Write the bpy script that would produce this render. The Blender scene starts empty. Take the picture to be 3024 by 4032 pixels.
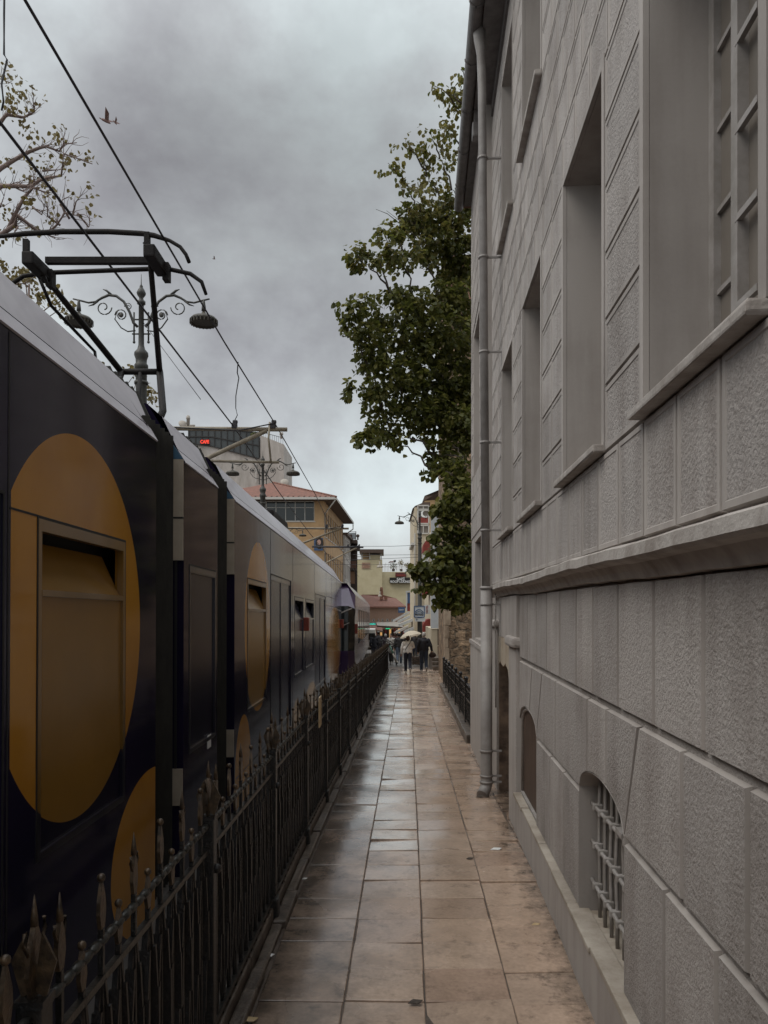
import bpy, bmesh, math, random
from mathutils import Vector, Matrix
R = math.radians
sc = bpy.context.scene
COL = sc.collection
rng = random.Random(7)
# ------------------------------------------------------------------ camera
CZ = 2.09; F = 3028.0; HZ = 2390.0; CX = 1512.0      # eye height, focal length and horizon measured on the photo
cam = bpy.data.cameras.new('camera'); camo = bpy.data.objects.new('camera', cam); COL.objects.link(camo)
camo.location = (0, 0, CZ); camo.rotation_euler = (R(90), 0, 0)
cam.sensor_fit = 'HORIZONTAL'; cam.sensor_width = 36; cam.lens = 36 * F / 3024
cam.shift_y = (HZ - 2016) / 3024; cam.clip_start = .05; cam.clip_end = 2000
sc.camera = camo
# ------------------------------------------------------------------ world: overcast
W = bpy.data.worlds.new('World'); sc.world = W; W.use_nodes = True
nt = W.node_tree; N = nt.nodes; Lk = nt.links
bg = N['Background']; bg.inputs['Strength'].default_value = .1
sky = N.new('ShaderNodeTexSky'); sky.sky_type = 'NISHITA'; sky.sun_disc = False
sky.sun_elevation = R(52.6); sky.sun_rotation = R(244)
tc = N.new('ShaderNodeTexCoord')
mp = N.new('ShaderNodeMapping'); mp.inputs['Location'].default_value = (2.3, .4, .35); mp.inputs['Scale'].default_value = (1, 1, 1.35)
n1 = N.new('ShaderNodeTexNoise'); n1.inputs['Scale'].default_value = 2.1; n1.inputs['Detail'].default_value = 7; n1.inputs['Roughness'].default_value = .57; n1.inputs['Distortion'].default_value = .1
rp = N.new('ShaderNodeValToRGB')
rp.color_ramp.elements[0].position = .37; rp.color_ramp.elements[0].color = (1.9, 1.86, 1.93, 1)
rp.color_ramp.elements[1].position = .63; rp.color_ramp.elements[1].color = (3.65, 4.0, 4.02, 1)
e = rp.color_ramp.elements.new(.5); e.color = (2.75, 2.85, 2.88, 1)
mx = N.new('ShaderNodeMix'); mx.data_type = 'RGBA'; mx.inputs[0].default_value = .93
Lk.new(tc.outputs['Generated'], mp.inputs[0]); Lk.new(mp.outputs[0], n1.inputs['Vector'])
nrm = N.new('ShaderNodeVectorMath'); nrm.operation = 'NORMALIZE'; Lk.new(tc.outputs['Generated'], nrm.inputs[0])
n3 = N.new('ShaderNodeTexNoise'); n3.inputs['Scale'].default_value = 3.2; n3.inputs['Detail'].default_value = 6; n3.inputs['Roughness'].default_value = .6; Lk.new(nrm.outputs[0], n3.inputs['Vector'])
nsub = N.new('ShaderNodeVectorMath'); nsub.operation = 'MULTIPLY_ADD'; Lk.new(n3.outputs['Color'], nsub.inputs[0]); nsub.inputs[1].default_value = (.55, .55, .55); nsub.inputs[2].default_value = (-.275, -.275, -.275)
wrp = N.new('ShaderNodeVectorMath'); wrp.operation = 'ADD'; Lk.new(nrm.outputs[0], wrp.inputs[0]); Lk.new(nsub.outputs[0], wrp.inputs[1])
dirn = Vector((-.12, 1, .58)).normalized(); ds = N.new('ShaderNodeVectorMath'); ds.operation = 'DISTANCE'; Lk.new(wrp.outputs[0], ds.inputs[0]); ds.inputs[1].default_value = dirn
bank = N.new('ShaderNodeMapRange'); bank.interpolation_type = 'SMOOTHSTEP'; bank.inputs[1].default_value = .05; bank.inputs[2].default_value = .42; bank.inputs[3].default_value = .64; bank.inputs[4].default_value = 1.04; Lk.new(ds.outputs['Value'], bank.inputs[0])
bankv = N.new('ShaderNodeVectorMath'); bankv.operation = 'SCALE'
Lk.new(n1.outputs['Fac'], rp.inputs[0]); Lk.new(sky.outputs[0], mx.inputs[6]); Lk.new(rp.outputs[0], mx.inputs[7]); 
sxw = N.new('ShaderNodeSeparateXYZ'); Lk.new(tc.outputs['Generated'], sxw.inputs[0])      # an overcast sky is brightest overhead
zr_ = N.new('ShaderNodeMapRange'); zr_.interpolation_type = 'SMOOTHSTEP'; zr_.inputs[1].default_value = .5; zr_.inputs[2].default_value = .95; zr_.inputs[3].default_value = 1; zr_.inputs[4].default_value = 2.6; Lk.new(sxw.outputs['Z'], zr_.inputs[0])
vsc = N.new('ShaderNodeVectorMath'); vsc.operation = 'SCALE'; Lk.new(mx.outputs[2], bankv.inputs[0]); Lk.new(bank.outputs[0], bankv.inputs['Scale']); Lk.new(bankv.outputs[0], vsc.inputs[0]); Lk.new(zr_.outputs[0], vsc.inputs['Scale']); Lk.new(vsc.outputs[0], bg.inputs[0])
sl = bpy.data.lights.new('sun', 'SUN'); sl.energy = .6; sl.angle = R(40); sl.color = (1, .93, .84)
so = bpy.data.objects.new('sun', sl); COL.objects.link(so); so.rotation_euler = Vector((.62, .3, -.9)).to_track_quat('-Z', 'Y').to_euler()
sc.view_settings.view_transform = 'Standard'; sc.view_settings.look = 'None'; sc.view_settings.gamma = 1
sc.view_settings.exposure = 1.06
try: sc.cycles.max_bounces = 8
except Exception: pass

# ------------------------------------------------------------------ helpers
def at(px, py, Y):            # photo pixel + distance -> point
    return Vector(((px - CX) / F * Y, Y, CZ - (py - HZ) / F * Y))
def atd(dx, dy, Y): return at(dx * 1.8228, dy * 1.8228, Y)
def interp(tab, y):
    if y <= tab[0][0]: return tab[0][1]
    for (a, b), (c, d) in zip(tab, tab[1:]):
        if y <= c: return b + (d - b) * (y - a) / (c - a)
    return tab[-1][1]
GZ = [(-5, 0), (6.5, 0), (11, -.15), (35, -.86), (62, -1.66), (100, -2.5), (130, -2.6)]
def gz(y): return interp(GZ, y)
def fx(y): return -.749 + .031 * (y - 5.13)      # line of the long fence

class MB:
    def __init__(s): s.b = bmesh.new(); s.mi = 0
    def face(s, pts, mi=None):
        f = s.b.faces.new([s.b.verts.new(p) for p in pts]); f.material_index = s.mi if mi is None else mi; return f
    def box(s, x0, x1, y0, y1, z0, z1, bev=0, M=None, mi=None):
        vs = [s.b.verts.new((x, y, z)) for x in (x0, x1) for y in (y0, y1) for z in (z0, z1)]
        fs = []
        for q in ((0, 1, 3, 2), (4, 6, 7, 5), (0, 4, 5, 1), (2, 3, 7, 6), (0, 2, 6, 4), (1, 5, 7, 3)):
            f = s.b.faces.new([vs[i] for i in q]); f.material_index = s.mi if mi is None else mi; fs.append(f)
        if bev:
            es = list({e for f in fs for e in f.edges})
            r = bmesh.ops.bevel(s.b, geom=es, offset=bev, segments=2, affect='EDGES', profile=.6)
            vs = list({v for f in r['faces'] for v in f.verts} | {v for v in vs if v.is_valid})
        if M is not None:
            for v in vs:
                if v.is_valid: v.co = M @ v.co
        return vs
    def bar(s, p, q, w, h=None, up=(0, 0, 1), mi=None):       # rectangular bar between two points
        p = Vector(p); q = Vector(q); d = (q - p); h = h or w
        u = Vector(up)
        if abs(d.normalized().dot(u)) > .98: u = Vector((0, 1, 0))
        a = d.cross(u).normalized() * w / 2; b = a.cross(d).normalized() * h / 2
        A = [s.b.verts.new(c + i * a + j * b) for c in (p, q) for i, j in ((-1, -1), (1, -1), (1, 1), (-1, 1))]
        for f in ((3, 2, 1, 0), (4, 5, 6, 7), (0, 1, 5, 4), (1, 2, 6, 5), (2, 3, 7, 6), (3, 0, 4, 7)):
            s.b.faces.new([A[i] for i in f]).material_index = s.mi if mi is None else mi
    def tube(s, pts, r, n=8, cap=True, mi=None, smooth=True):
        pts = [Vector(p) for p in pts]; rs = r if isinstance(r, (list, tuple)) else [r] * len(pts)
        rings = []; ref = None
        for i, p in enumerate(pts):
            d = (pts[min(i + 1, len(pts) - 1)] - pts[max(i - 1, 0)])
            if d.length < 1e-7: d = Vector((0, 0, 1))
            d.normalize()
            if ref is None: ref = Vector((0, 0, 1)) if abs(d.z) < .9 else Vector((1, 0, 0))
            a = d.cross(ref)
            if a.length < 1e-4: a = d.orthogonal()
            a.normalize(); b = d.cross(a); ref = b.cross(d) if False else ref
            rings.append([s.b.verts.new(p + rs[i] * (math.cos(t) * a + math.sin(t) * b)) for t in [2 * math.pi * k / n for k in range(n)]])
        m = s.mi if mi is None else mi
        for A, B in zip(rings, rings[1:]):
            for k in range(n):
                f = s.b.faces.new((A[k], A[(k + 1) % n], B[(k + 1) % n], B[k])); f.smooth = smooth; f.material_index = m
        if cap:
            s.b.faces.new(rings[0][::-1]).material_index = m; s.b.faces.new(rings[-1]).material_index = m
    def lathe(s, c, prof, n=16, mi=None, M=None):
        c = Vector(c); rings = []
        for r, z in prof:
            ring = []
            for k in range(n):
                t = 2 * math.pi * k / n; v = Vector((max(r, .0005) * math.cos(t), max(r, .0005) * math.sin(t), z))
                if M is not None: v = M @ v
                ring.append(s.b.verts.new(c + v))
            rings.append(ring)
        m = s.mi if mi is None else mi
        for A, B in zip(rings, rings[1:]):
            for k in range(n):
                f = s.b.faces.new((A[k], A[(k + 1) % n], B[(k + 1) % n], B[k])); f.smooth = True; f.material_index = m
        s.b.faces.new(rings[0][::-1]).material_index = m; s.b.faces.new(rings[-1]).material_index = m
    def prism(s, poly, d, mi=None, caps=True):            # poly: 3D points, extruded by vector d
        d = Vector(d); A = [s.b.verts.new(p) for p in poly]; B = [s.b.verts.new(Vector(p) + d) for p in poly]; n = len(A); m = s.mi if mi is None else mi
        fs = [s.b.faces.new((A[k], A[(k + 1) % n], B[(k + 1) % n], B[k])) for k in range(n)]
        if caps: fs += [s.b.faces.new(A[::-1]), s.b.faces.new(B)]
        for f in fs: f.material_index = m
    def ball(s, c, r, n=10, sx=1, sy=1, sz=1, mi=None):
        prof = [(r * math.sin(math.pi * k / (n // 2 + 2)), -r * math.cos(math.pi * k / (n // 2 + 2))) for k in range(0, n // 2 + 3)]
        s.lathe(c, prof, n, mi, Matrix.Diagonal((sx, sy, sz)))
    def grid(s, a0, a1, b0, b1, holes, P, mi=None):       # wall sheet with rectangular holes; P maps (a, b) to a point
        A = sorted({a0, a1} | {h[0] for h in holes} | {h[1] for h in holes}); B = sorted({b0, b1} | {h[2] for h in holes} | {h[3] for h in holes})
        A = [a for a in A if a0 <= a <= a1]; B = [b for b in B if b0 <= b <= b1]
        for i in range(len(A) - 1):
            for j in range(len(B) - 1):
                ca = (A[i] + A[i + 1]) / 2; cb = (B[j] + B[j + 1]) / 2
                if any(h[0] < ca < h[1] and h[2] < cb < h[3] for h in holes): continue
                s.face([P(A[i], B[j]), P(A[i + 1], B[j]), P(A[i + 1], B[j + 1]), P(A[i], B[j + 1])], mi)

def ob(name, mb, mats, parent=None, world=True, recalc=True):
    me = bpy.data.meshes.new(name)
    if isinstance(mb, MB):
        bmesh.ops.remove_doubles(mb.b, verts=mb.b.verts, dist=1e-5) if False else None
        if recalc: bmesh.ops.recalc_face_normals(mb.b, faces=mb.b.faces)
        mb.b.to_mesh(me); mb.b.free()
    else: me = mb; me.name = name
    if len(me.materials): me.materials.clear()
    for m in (mats if isinstance(mats, (list, tuple)) else [mats]): me.materials.append(m)
    o = bpy.data.objects.new(name, me); COL.objects.link(o)
    if parent is not None:
        o.parent = parent
        if world:
            off = Vector((0, 0, 0)); p = parent
            while p is not None: off += p.location; p = p.parent
            me.transform(Matrix.Translation(-off))
    return o
def tag(o, label, cat, group=None):
    o['label'] = label; o['category'] = cat
    if group: o['group'] = group
    return o
def thing(name, label, cat, loc=(0, 0, 0), rz=0, group=None):
    o = bpy.data.objects.new(name, None); COL.objects.link(o); o.location = loc; o.rotation_euler = (0, 0, rz); o.empty_display_size = .1
    return tag(o, label, cat, group)
def single(name, mb, mats, label, cat, group=None, loc=None):
    """a thing of one mesh; its origin is moved to its lowest middle point"""
    o = ob(name, mb, mats)
    vs = [v.co for v in o.data.vertices]
    if vs:
        c = Vector((sum(v.x for v in vs) / len(vs), sum(v.y for v in vs) / len(vs), min(v.z for v in vs)))
        o.data.transform(Matrix.Translation(-c)); o.location = c
    return tag(o, label, cat, group)
def struct(name, mb, mats):
    o = ob(name, mb, mats); o['kind'] = 'structure'; return o
def dup_tree(root):
    r = root.copy(); COL.objects.link(r)
    def rec(a, b):
        for ch in list(a.children):
            if ch == b: continue
            c = ch.copy(); COL.objects.link(c); c.parent = b; c.matrix_parent_inverse = ch.matrix_parent_inverse; rec(ch, c)
    rec(root, r); return r
def text_mesh(txt, size, depth=.004, sx=1.0, bold=0.0):
    cu = bpy.data.curves.new('lettering', 'FONT'); cu.body = txt; cu.size = size; cu.extrude = depth; cu.align_x = 'CENTER'; cu.align_y = 'CENTER'; cu.offset = bold
    o = bpy.data.objects.new('lettering', cu); me = bpy.data.meshes.new_from_object(o)
    bpy.data.objects.remove(o); me.transform(Matrix.Diagonal((sx, 1, 1, 1))); return me
def put_text(parent, txt, size, pos, mat, rz=0, sx=1.0, roll=0, bold=0.0):
    """lettering standing upright, facing -y before rz"""
    me = text_mesh(txt, size, .004, sx, bold)
    me.transform(Matrix.Translation(pos) @ Matrix.Rotation(rz, 4, 'Z') @ Matrix.Rotation(R(90), 4, 'X') @ Matrix.Rotation(roll, 4, 'Z'))
    return ob('lettering', me, mat, parent)

# ------------------------------------------------------------------ materials
def nodes(m): return m.node_tree.nodes, m.node_tree.links
def mat(name, col, rough=.7, col2=None, nscale=3, ndetail=4, bump=0, bscale=40, metal=0, spec=.5, coat=0, emit=None, estr=1, bdist=.01, stretch=None, contrast=(.35, .65), rough2=None):
    m = bpy.data.materials.new(name); m.use_nodes = True; n, l = nodes(m); p = n['Principled BSDF']
    p.inputs['Base Color'].default_value = (*col, 1); p.inputs['Roughness'].default_value = rough; p.inputs['Metallic'].default_value = metal
    p.inputs['Specular IOR Level'].default_value = spec; p.inputs['Coat Weight'].default_value = coat; p.inputs['Coat Roughness'].default_value = .08
    t = n.new('ShaderNodeTexCoord'); v = t.outputs['Object']
    if stretch:
        mm = n.new('ShaderNodeMapping'); mm.inputs['Scale'].default_value = stretch; l.new(v, mm.inputs[0]); v2 = mm.outputs[0]
    else: v2 = v
    if col2 is not None:
        a = n.new('ShaderNodeTexNoise'); a.inputs['Scale'].default_value = nscale; a.inputs['Detail'].default_value = ndetail; a.inputs['Roughness'].default_value = .62
        l.new(v2, a.inputs['Vector'])
        r = n.new('ShaderNodeValToRGB'); r.color_ramp.elements[0].position = contrast[0]; r.color_ramp.elements[1].position = contrast[1]
        r.color_ramp.elements[0].color = (*col2, 1); r.color_ramp.elements[1].color = (*col, 1)
        l.new(a.outputs['Fac'], r.inputs[0]); l.new(r.outputs[0], p.inputs['Base Color'])
        if rough2 is not None:
            k = n.new('ShaderNodeMapRange'); k.inputs[1].default_value = contrast[0]; k.inputs[2].default_value = contrast[1]; k.inputs[3].default_value = rough2; k.inputs[4].default_value = rough
            l.new(a.outputs['Fac'], k.inputs[0]); l.new(k.outputs[0], p.inputs['Roughness'])
    if bump:
        b = n.new('ShaderNodeTexNoise'); b.inputs['Scale'].default_value = bscale; b.inputs['Detail'].default_value = 5; b.inputs['Roughness'].default_value = .6
        l.new(v2 if stretch else v, b.inputs['Vector'])
        bb = n.new('ShaderNodeBump'); bb.inputs['Strength'].default_value = bump; bb.inputs['Distance'].default_value = bdist
        l.new(b.outputs['Fac'], bb.inputs['Height']); l.new(bb.outputs[0], p.inputs['Normal'])
    if emit is not None:
        p.inputs['Emission Color'].default_value = (*emit, 1); p.inputs['Emission Strength'].default_value = estr
    return m
def math_node(n, l, op, a, b=None):
    k = n.new('ShaderNodeMath'); k.operation = op
    for i, x in enumerate((a, b)):
        if x is None: continue
        if isinstance(x, (int, float)): k.inputs[i].default_value = x
        else: l.new(x, k.inputs[i])
    return k.outputs[0]

# plastered wall: rough cast with stains running down
def plaster(name, base, dark, rough_bump, bscale, streak=.5):
    m = mat(name, base, .85); n, l = nodes(m); p = n['Principled BSDF']; t = n.new('ShaderNodeTexCoord')
    a = n.new('ShaderNodeTexNoise'); a.inputs['Scale'].default_value = 1.3; a.inputs['Detail'].default_value = 6; a.inputs['Roughness'].default_value = .65; l.new(t.outputs['Object'], a.inputs['Vector'])
    mm = n.new('ShaderNodeMapping'); mm.inputs['Scale'].default_value = (5, 5, .5); l.new(t.outputs['Object'], mm.inputs[0])
    s = n.new('ShaderNodeTexNoise'); s.inputs['Scale'].default_value = 1.6; s.inputs['Detail'].default_value = 5; l.new(mm.outputs[0], s.inputs['Vector'])
    f = math_node(n, l, 'ADD', math_node(n, l, 'MULTIPLY', a.outputs['Fac'], 1 - streak), math_node(n, l, 'MULTIPLY', s.outputs['Fac'], streak))
    g = n.new('ShaderNodeTexNoise'); g.inputs['Scale'].default_value = 55; g.inputs['Detail'].default_value = 3; l.new(t.outputs['Object'], g.inputs['Vector'])
    f = math_node(n, l, 'ADD', f, math_node(n, l, 'MULTIPLY', math_node(n, l, 'SUBTRACT', g.outputs['Fac'], .5), .2 if rough_bump > .9 else .05))
    r = n.new('ShaderNodeValToRGB'); r.color_ramp.elements[0].position = .33; r.color_ramp.elements[1].position = .56
    r.color_ramp.elements[0].color = (*dark, 1); r.color_ramp.elements[1].color = (*base, 1)
    l.new(f, r.inputs[0])
    ge = n.new('ShaderNodeNewGeometry'); kk = n.new('ShaderNodeMapRange'); kk.inputs[3].default_value = .86; kk.inputs[4].default_value = 1.08; l.new(ge.outputs['Random Per Island'], kk.inputs[0])
    vm = n.new('ShaderNodeVectorMath'); vm.operation = 'SCALE'; l.new(r.outputs[0], vm.inputs[0]); l.new(kk.outputs[0], vm.inputs['Scale']); l.new(vm.outputs[0], p.inputs['Base Color'])
    b = n.new('ShaderNodeTexNoise'); b.inputs['Scale'].default_value = bscale; b.inputs['Detail'].default_value = 5; b.inputs['Roughness'].default_value = .6; b.inputs['Distortion'].default_value = .12
    l.new(t.outputs['Object'], b.inputs['Vector'])
    bb = n.new('ShaderNodeBump'); bb.inputs['Strength'].default_value = rough_bump; bb.inputs['Distance'].default_value = .012
    l.new(b.outputs['Fac'], bb.inputs['Height']); l.new(bb.outputs[0], p.inputs['Normal'])
    return m
WB = (.39, .355, .332); WD = (.25, .218, .197)
m_rough = plaster('roughcast_plaster', WB, WD, 1.0, 62, .36)
m_smooth = plaster('smooth_plaster', (.38, .346, .32), (.28, .248, .225), .07, 60)
m_trim = plaster('weathered_moulding', (.41, .375, .345), (.22, .185, .16), .5, 30)
m_ledge = plaster('worn_stone_ledge', (.43, .38, .32), (.2, .16, .12), .6, 34, .2)
m_lintel = plaster('bare_stone_lintel', (.42, .36, .28), (.28, .2, .14), .6, 22, .3)
m_brownwall = mat('stained_door_recess', (.24, .17, .12), .8, (.08, .055, .04), 6, 6, .5, 25)
m_wood_board = mat('brown_boards', (.1, .062, .042), .6, (.045, .028, .02), 4, 5, .3, 12, stretch=(8, 8, .5))
m_frame = mat('painted_window_frame', (.33, .305, .29), .55, (.24, .22, .2), 8, 4, .1, 60)
m_glass = mat('dusty_window_glass', (.19, .165, .14), .3, (.15, .13, .11), 2, 4, 0, 1, spec=.5)
m_glassdark = mat('dark_window_glass', (.016, .018, .018), .08, spec=.5)
m_gutter = mat('painted_gutter', (.16, .145, .14), .45, (.1, .09, .085), 9, 4, .1, 40)
m_pipe = mat('grey_painted_pipe', (.3, .28, .265), .55, (.22, .2, .188), 5, 5, .12, 50)
m_black = mat('black_iron', (.008, .008, .008), .24, (.018, .015, .012), 20, 5, .5, 90, spec=.5)
m_finial = mat('rusted_leaf_tips', (.1, .065, .035), .35, (.025, .018, .012), 30, 5, .3, 80, metal=.3)
m_chrome = mat('worn_iron_rail', (.06, .058, .052), .35, (.02, .02, .018), 25, 4, .3, 60, metal=.5)
m_lamp = mat('dark_green_lamp_iron', (.028, .03, .028), .5, (.05, .045, .035), 14, 4, .2, 60)
m_lampshade = mat('aged_lamp_shade', (.07, .06, .04), .55, (.025, .022, .018), 14, 4, .2, 40)
m_wire = mat('dark_wire', (.02, .018, .022), .6)
m_panto = mat('pantograph_steel', (.01, .009, .009), .65, (.018, .014, .012), 20, 4, .2, 60, spec=.2)
m_white = mat('white_paint', (.75, .75, .73), .5)
m_paper = mat('yellowed_paper', (.55, .42, .25), .7, (.4, .28, .14), 8)
m_rock = mat('stone_masonry', (.33, .25, .17), .9, (.13, .095, .065), 1.8, 7, .9, 5, bdist=.06)
m_tile = mat('roof_tiles', (.22, .095, .065), .8, (.13, .06, .042), 3, 5, .4, 14)
# wet paving: each slab its own tone, darker dirt in blotches, wet sheen
def paving(name):
    m = mat(name, (.3, .22, .17), .35); n, l = nodes(m); p = n['Principled BSDF']; t = n.new('ShaderNodeTexCoord')
    g = n.new('ShaderNodeNewGeometry')
    r = n.new('ShaderNodeValToRGB'); E = r.color_ramp.elements
    E[0].position = 0; E[0].color = (.46, .32, .235, 1); E[1].position = 1; E[1].color = (.58, .43, .325, 1)
    e = E.new(.35); e.color = (.51, .375, .28, 1); e = E.new(.7); e.color = (.55, .395, .29, 1)
    l.new(g.outputs['Random Per Island'], r.inputs[0])
    a = n.new('ShaderNodeTexNoise'); a.inputs['Scale'].default_value = 2.6; a.inputs['Detail'].default_value = 8; a.inputs['Roughness'].default_value = .68; l.new(t.outputs['Object'], a.inputs['Vector'])
    k = n.new('ShaderNodeMapRange'); k.inputs[1].default_value = .36; k.inputs[2].default_value = .6; k.inputs[3].default_value = .76; k.inputs[4].default_value = 1.0; l.new(a.outputs['Fac'], k.inputs[0])
    # grime is thickest along the foot of the fence (lateral distance from it, in metres)
    sx = n.new('ShaderNodeSeparateXYZ'); l.new(t.outputs['Object'], sx.inputs[0])
    lat = math_node(n, l, 'SUBTRACT', sx.outputs['X'], math_node(n, l, 'ADD', math_node(n, l, 'MULTIPLY', sx.outputs['Y'], .031), -.908))
    lat = math_node(n, l, 'ADD', lat, math_node(n, l, 'MULTIPLY', math_node(n, l, 'SUBTRACT', a.outputs['Fac'], .5), 1.1))
    k2 = n.new('ShaderNodeMapRange'); k2.inputs[1].default_value = .1; k2.inputs[2].default_value = .8; k2.inputs[3].default_value = .2; k2.inputs[4].default_value = 1; l.new(lat, k2.inputs[0])
    f = math_node(n, l, 'MULTIPLY', k.outputs[0], k2.outputs[0])
    # and a narrower dirty margin along the foot of the wall
    mo = n.new('ShaderNodeTexNoise'); mo.inputs['Scale'].default_value = 7; mo.inputs['Detail'].default_value = 6; mo.inputs['Roughness'].default_value = .7; l.new(t.outputs['Object'], mo.inputs['Vector'])
    lat2 = math_node(n, l, 'SUBTRACT', math_node(n, l, 'ADD', math_node(n, l, 'MULTIPLY', sx.outputs['Y'], .0508), .862), sx.outputs['X'])
    lat2 = math_node(n, l, 'ADD', lat2, math_node(n, l, 'MULTIPLY', math_node(n, l, 'SUBTRACT', mo.outputs['Fac'], .5), .7))
    k5 = n.new('ShaderNodeMapRange'); k5.inputs[1].default_value = -.08; k5.inputs[2].default_value = .17; k5.inputs[3].default_value = .22; k5.inputs[4].default_value = 1; l.new(lat2, k5.inputs[0])
    f = math_node(n, l, 'MULTIPLY', f, k5.outputs[0])
    k6 = n.new('ShaderNodeMapRange'); k6.inputs[1].default_value = .3; k6.inputs[2].default_value = .46; k6.inputs[3].default_value = .55; k6.inputs[4].default_value = 1; l.new(mo.outputs['Fac'], k6.inputs[0])
    f = math_node(n, l, 'MULTIPLY', f, k6.outputs[0])
    v = n.new('ShaderNodeTexNoise'); v.inputs['Scale'].default_value = 38; v.inputs['Detail'].default_value = 4; l.new(t.outputs['Object'], v.inputs['Vector'])
    f = math_node(n, l, 'MULTIPLY', f, math_node(n, l, 'ADD', math_node(n, l, 'MULTIPLY', v.outputs['Fac'], .5), .72))
    vm = n.new('ShaderNodeVectorMath'); vm.operation = 'SCALE'; l.new(r.outputs[0], vm.inputs[0]); l.new(f, vm.inputs['Scale']); l.new(vm.outputs[0], p.inputs['Base Color'])
    w = n.new('ShaderNodeTexNoise'); w.inputs['Scale'].default_value = 1.7; w.inputs['Detail'].default_value = 5; l.new(t.outputs['Object'], w.inputs['Vector'])
    k3 = n.new('ShaderNodeMapRange'); k3.inputs[1].default_value = .38; k3.inputs[2].default_value = .62; k3.inputs[3].default_value = .16; k3.inputs[4].default_value = .3; l.new(w.outputs['Fac'], k3.inputs[0]); l.new(k3.outputs[0], p.inputs['Roughness'])
    b = n.new('ShaderNodeTexNoise'); b.inputs['Scale'].default_value = 17; b.inputs['Detail'].default_value = 5; l.new(t.outputs['Object'], b.inputs['Vector'])
    bb = n.new('ShaderNodeBump'); bb.inputs['Strength'].default_value = .3; bb.inputs['Distance'].default_value = .006; l.new(b.outputs['Fac'], bb.inputs['Height']); l.new(bb.outputs[0], p.inputs['Normal'])
    k4 = n.new('ShaderNodeMapRange'); k4.inputs[1].default_value = .4; k4.inputs[2].default_value = .6; k4.inputs[3].default_value = .85; k4.inputs[4].default_value = .4; l.new(w.outputs['Fac'], k4.inputs[0]); l.new(k4.outputs[0], p.inputs['Coat Weight'])
    p.inputs['Coat Roughness'].default_value = .12; p.inputs['Coat IOR'].default_value = 1.36
    return m
m_pave = paving('wet_sandstone_paving')
m_joint = mat('dirty_joints', (.11, .08, .06), .5, (.06, .042, .03), 9, 5, .3, 40)
m_kerb = mat('grimy_kerb_stone', (.15, .12, .095), .4, (.05, .037, .028), 7, 6, .8, 22)
m_ground = mat('wet_street', (.11, .1, .092), .3, (.06, .053, .048), 1.2, 6, .3, 14, rough2=.5)
m_track = mat('track_bed', (.08, .075, .07), .5, (.045, .04, .037), 2, 6, .4, 20)

# tram wrap: dark navy film with printed ochre ovals (local y along the tram, z up)
OVALS = []
def wrap_material(name, base, base2, ochre, ochre2, rough, ovals, coat=.5, spec=.5):
    m = mat(name, base, rough, coat=coat, spec=spec); n, l = nodes(m); p = n['Principled BSDF']; t = n.new('ShaderNodeTexCoord')
    sx = n.new('ShaderNodeSeparateXYZ'); l.new(t.outputs['Object'], sx.inputs[0]); acc = None
    for (c, zc, a, b, y0, y1) in ovals:
        u = math_node(n, l, 'DIVIDE', math_node(n, l, 'SUBTRACT', sx.outputs['Y'], c), a); v = math_node(n, l, 'DIVIDE', math_node(n, l, 'SUBTRACT', sx.outputs['Z'], zc), b)
        d = math_node(n, l, 'ADD', math_node(n, l, 'MULTIPLY', u, u), math_node(n, l, 'MULTIPLY', v, v))
        i = math_node(n, l, 'LESS_THAN', d, 1.0)
        i = math_node(n, l, 'MULTIPLY', i, math_node(n, l, 'GREATER_THAN', sx.outputs['Y'], y0)); i = math_node(n, l, 'MULTIPLY', i, math_node(n, l, 'LESS_THAN', sx.outputs['Y'], y1))
        acc = i if acc is None else math_node(n, l, 'MAXIMUM', acc, i)
    no = n.new('ShaderNodeTexNoise'); no.inputs['Scale'].default_value = 1.6; no.inputs['Detail'].default_value = 6; l.new(t.outputs['Object'], no.inputs['Vector'])
    def two(a, b):
        r = n.new('ShaderNodeValToRGB'); r.color_ramp.elements[0].position = .38; r.color_ramp.elements[1].position = .62; r.color_ramp.elements[0].color = (*a, 1); r.color_ramp.elements[1].color = (*b, 1); l.new(no.outputs['Fac'], r.inputs[0]); return r.outputs[0]
    x = n.new('ShaderNodeMix'); x.data_type = 'RGBA'; l.new(acc, x.inputs[0]); l.new(two(base, base2), x.inputs[6]); l.new(two(ochre, ochre2), x.inputs[7])
    l.new(x.outputs[2], p.inputs['Base Color'])
    bn = n.new('ShaderNodeTexNoise'); bn.inputs['Scale'].default_value = 2.2; bn.inputs['Detail'].default_value = 2; l.new(t.outputs['Object'], bn.inputs['Vector'])
    bb = n.new('ShaderNodeBump'); bb.inputs['Strength'].default_value = .12; bb.inputs['Distance'].default_value = .01; l.new(bn.outputs['Fac'], bb.inputs['Height']); l.new(bb.outputs[0], p.inputs['Normal'])
    return m
m_roofpanel = mat('pale_lilac_roof_cowl', (.5, .47, .5), .5, (.42, .39, .42), 2.5, 6, .05, 30, coat=.2)
m_bellows = mat('black_rubber_bellows', (.03, .028, .022), .75, (.016, .015, .012), 6, 4, .2, 30)
m_endbeige = mat('grubby_beige_end_panel', (.42, .36, .28), .5, (.33, .28, .21), 5, 5, .1, 30)
m_endblue = mat('dull_blue_end_panel', (.04, .11, .18), .5, (.03, .08, .13), 5)
m_rubber = mat('black_seal', (.008, .008, .008), .6)
m_redlamp = mat('red_marker_lamp', (.3, .05, .025), .4, (.2, .035, .02), 9)

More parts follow.
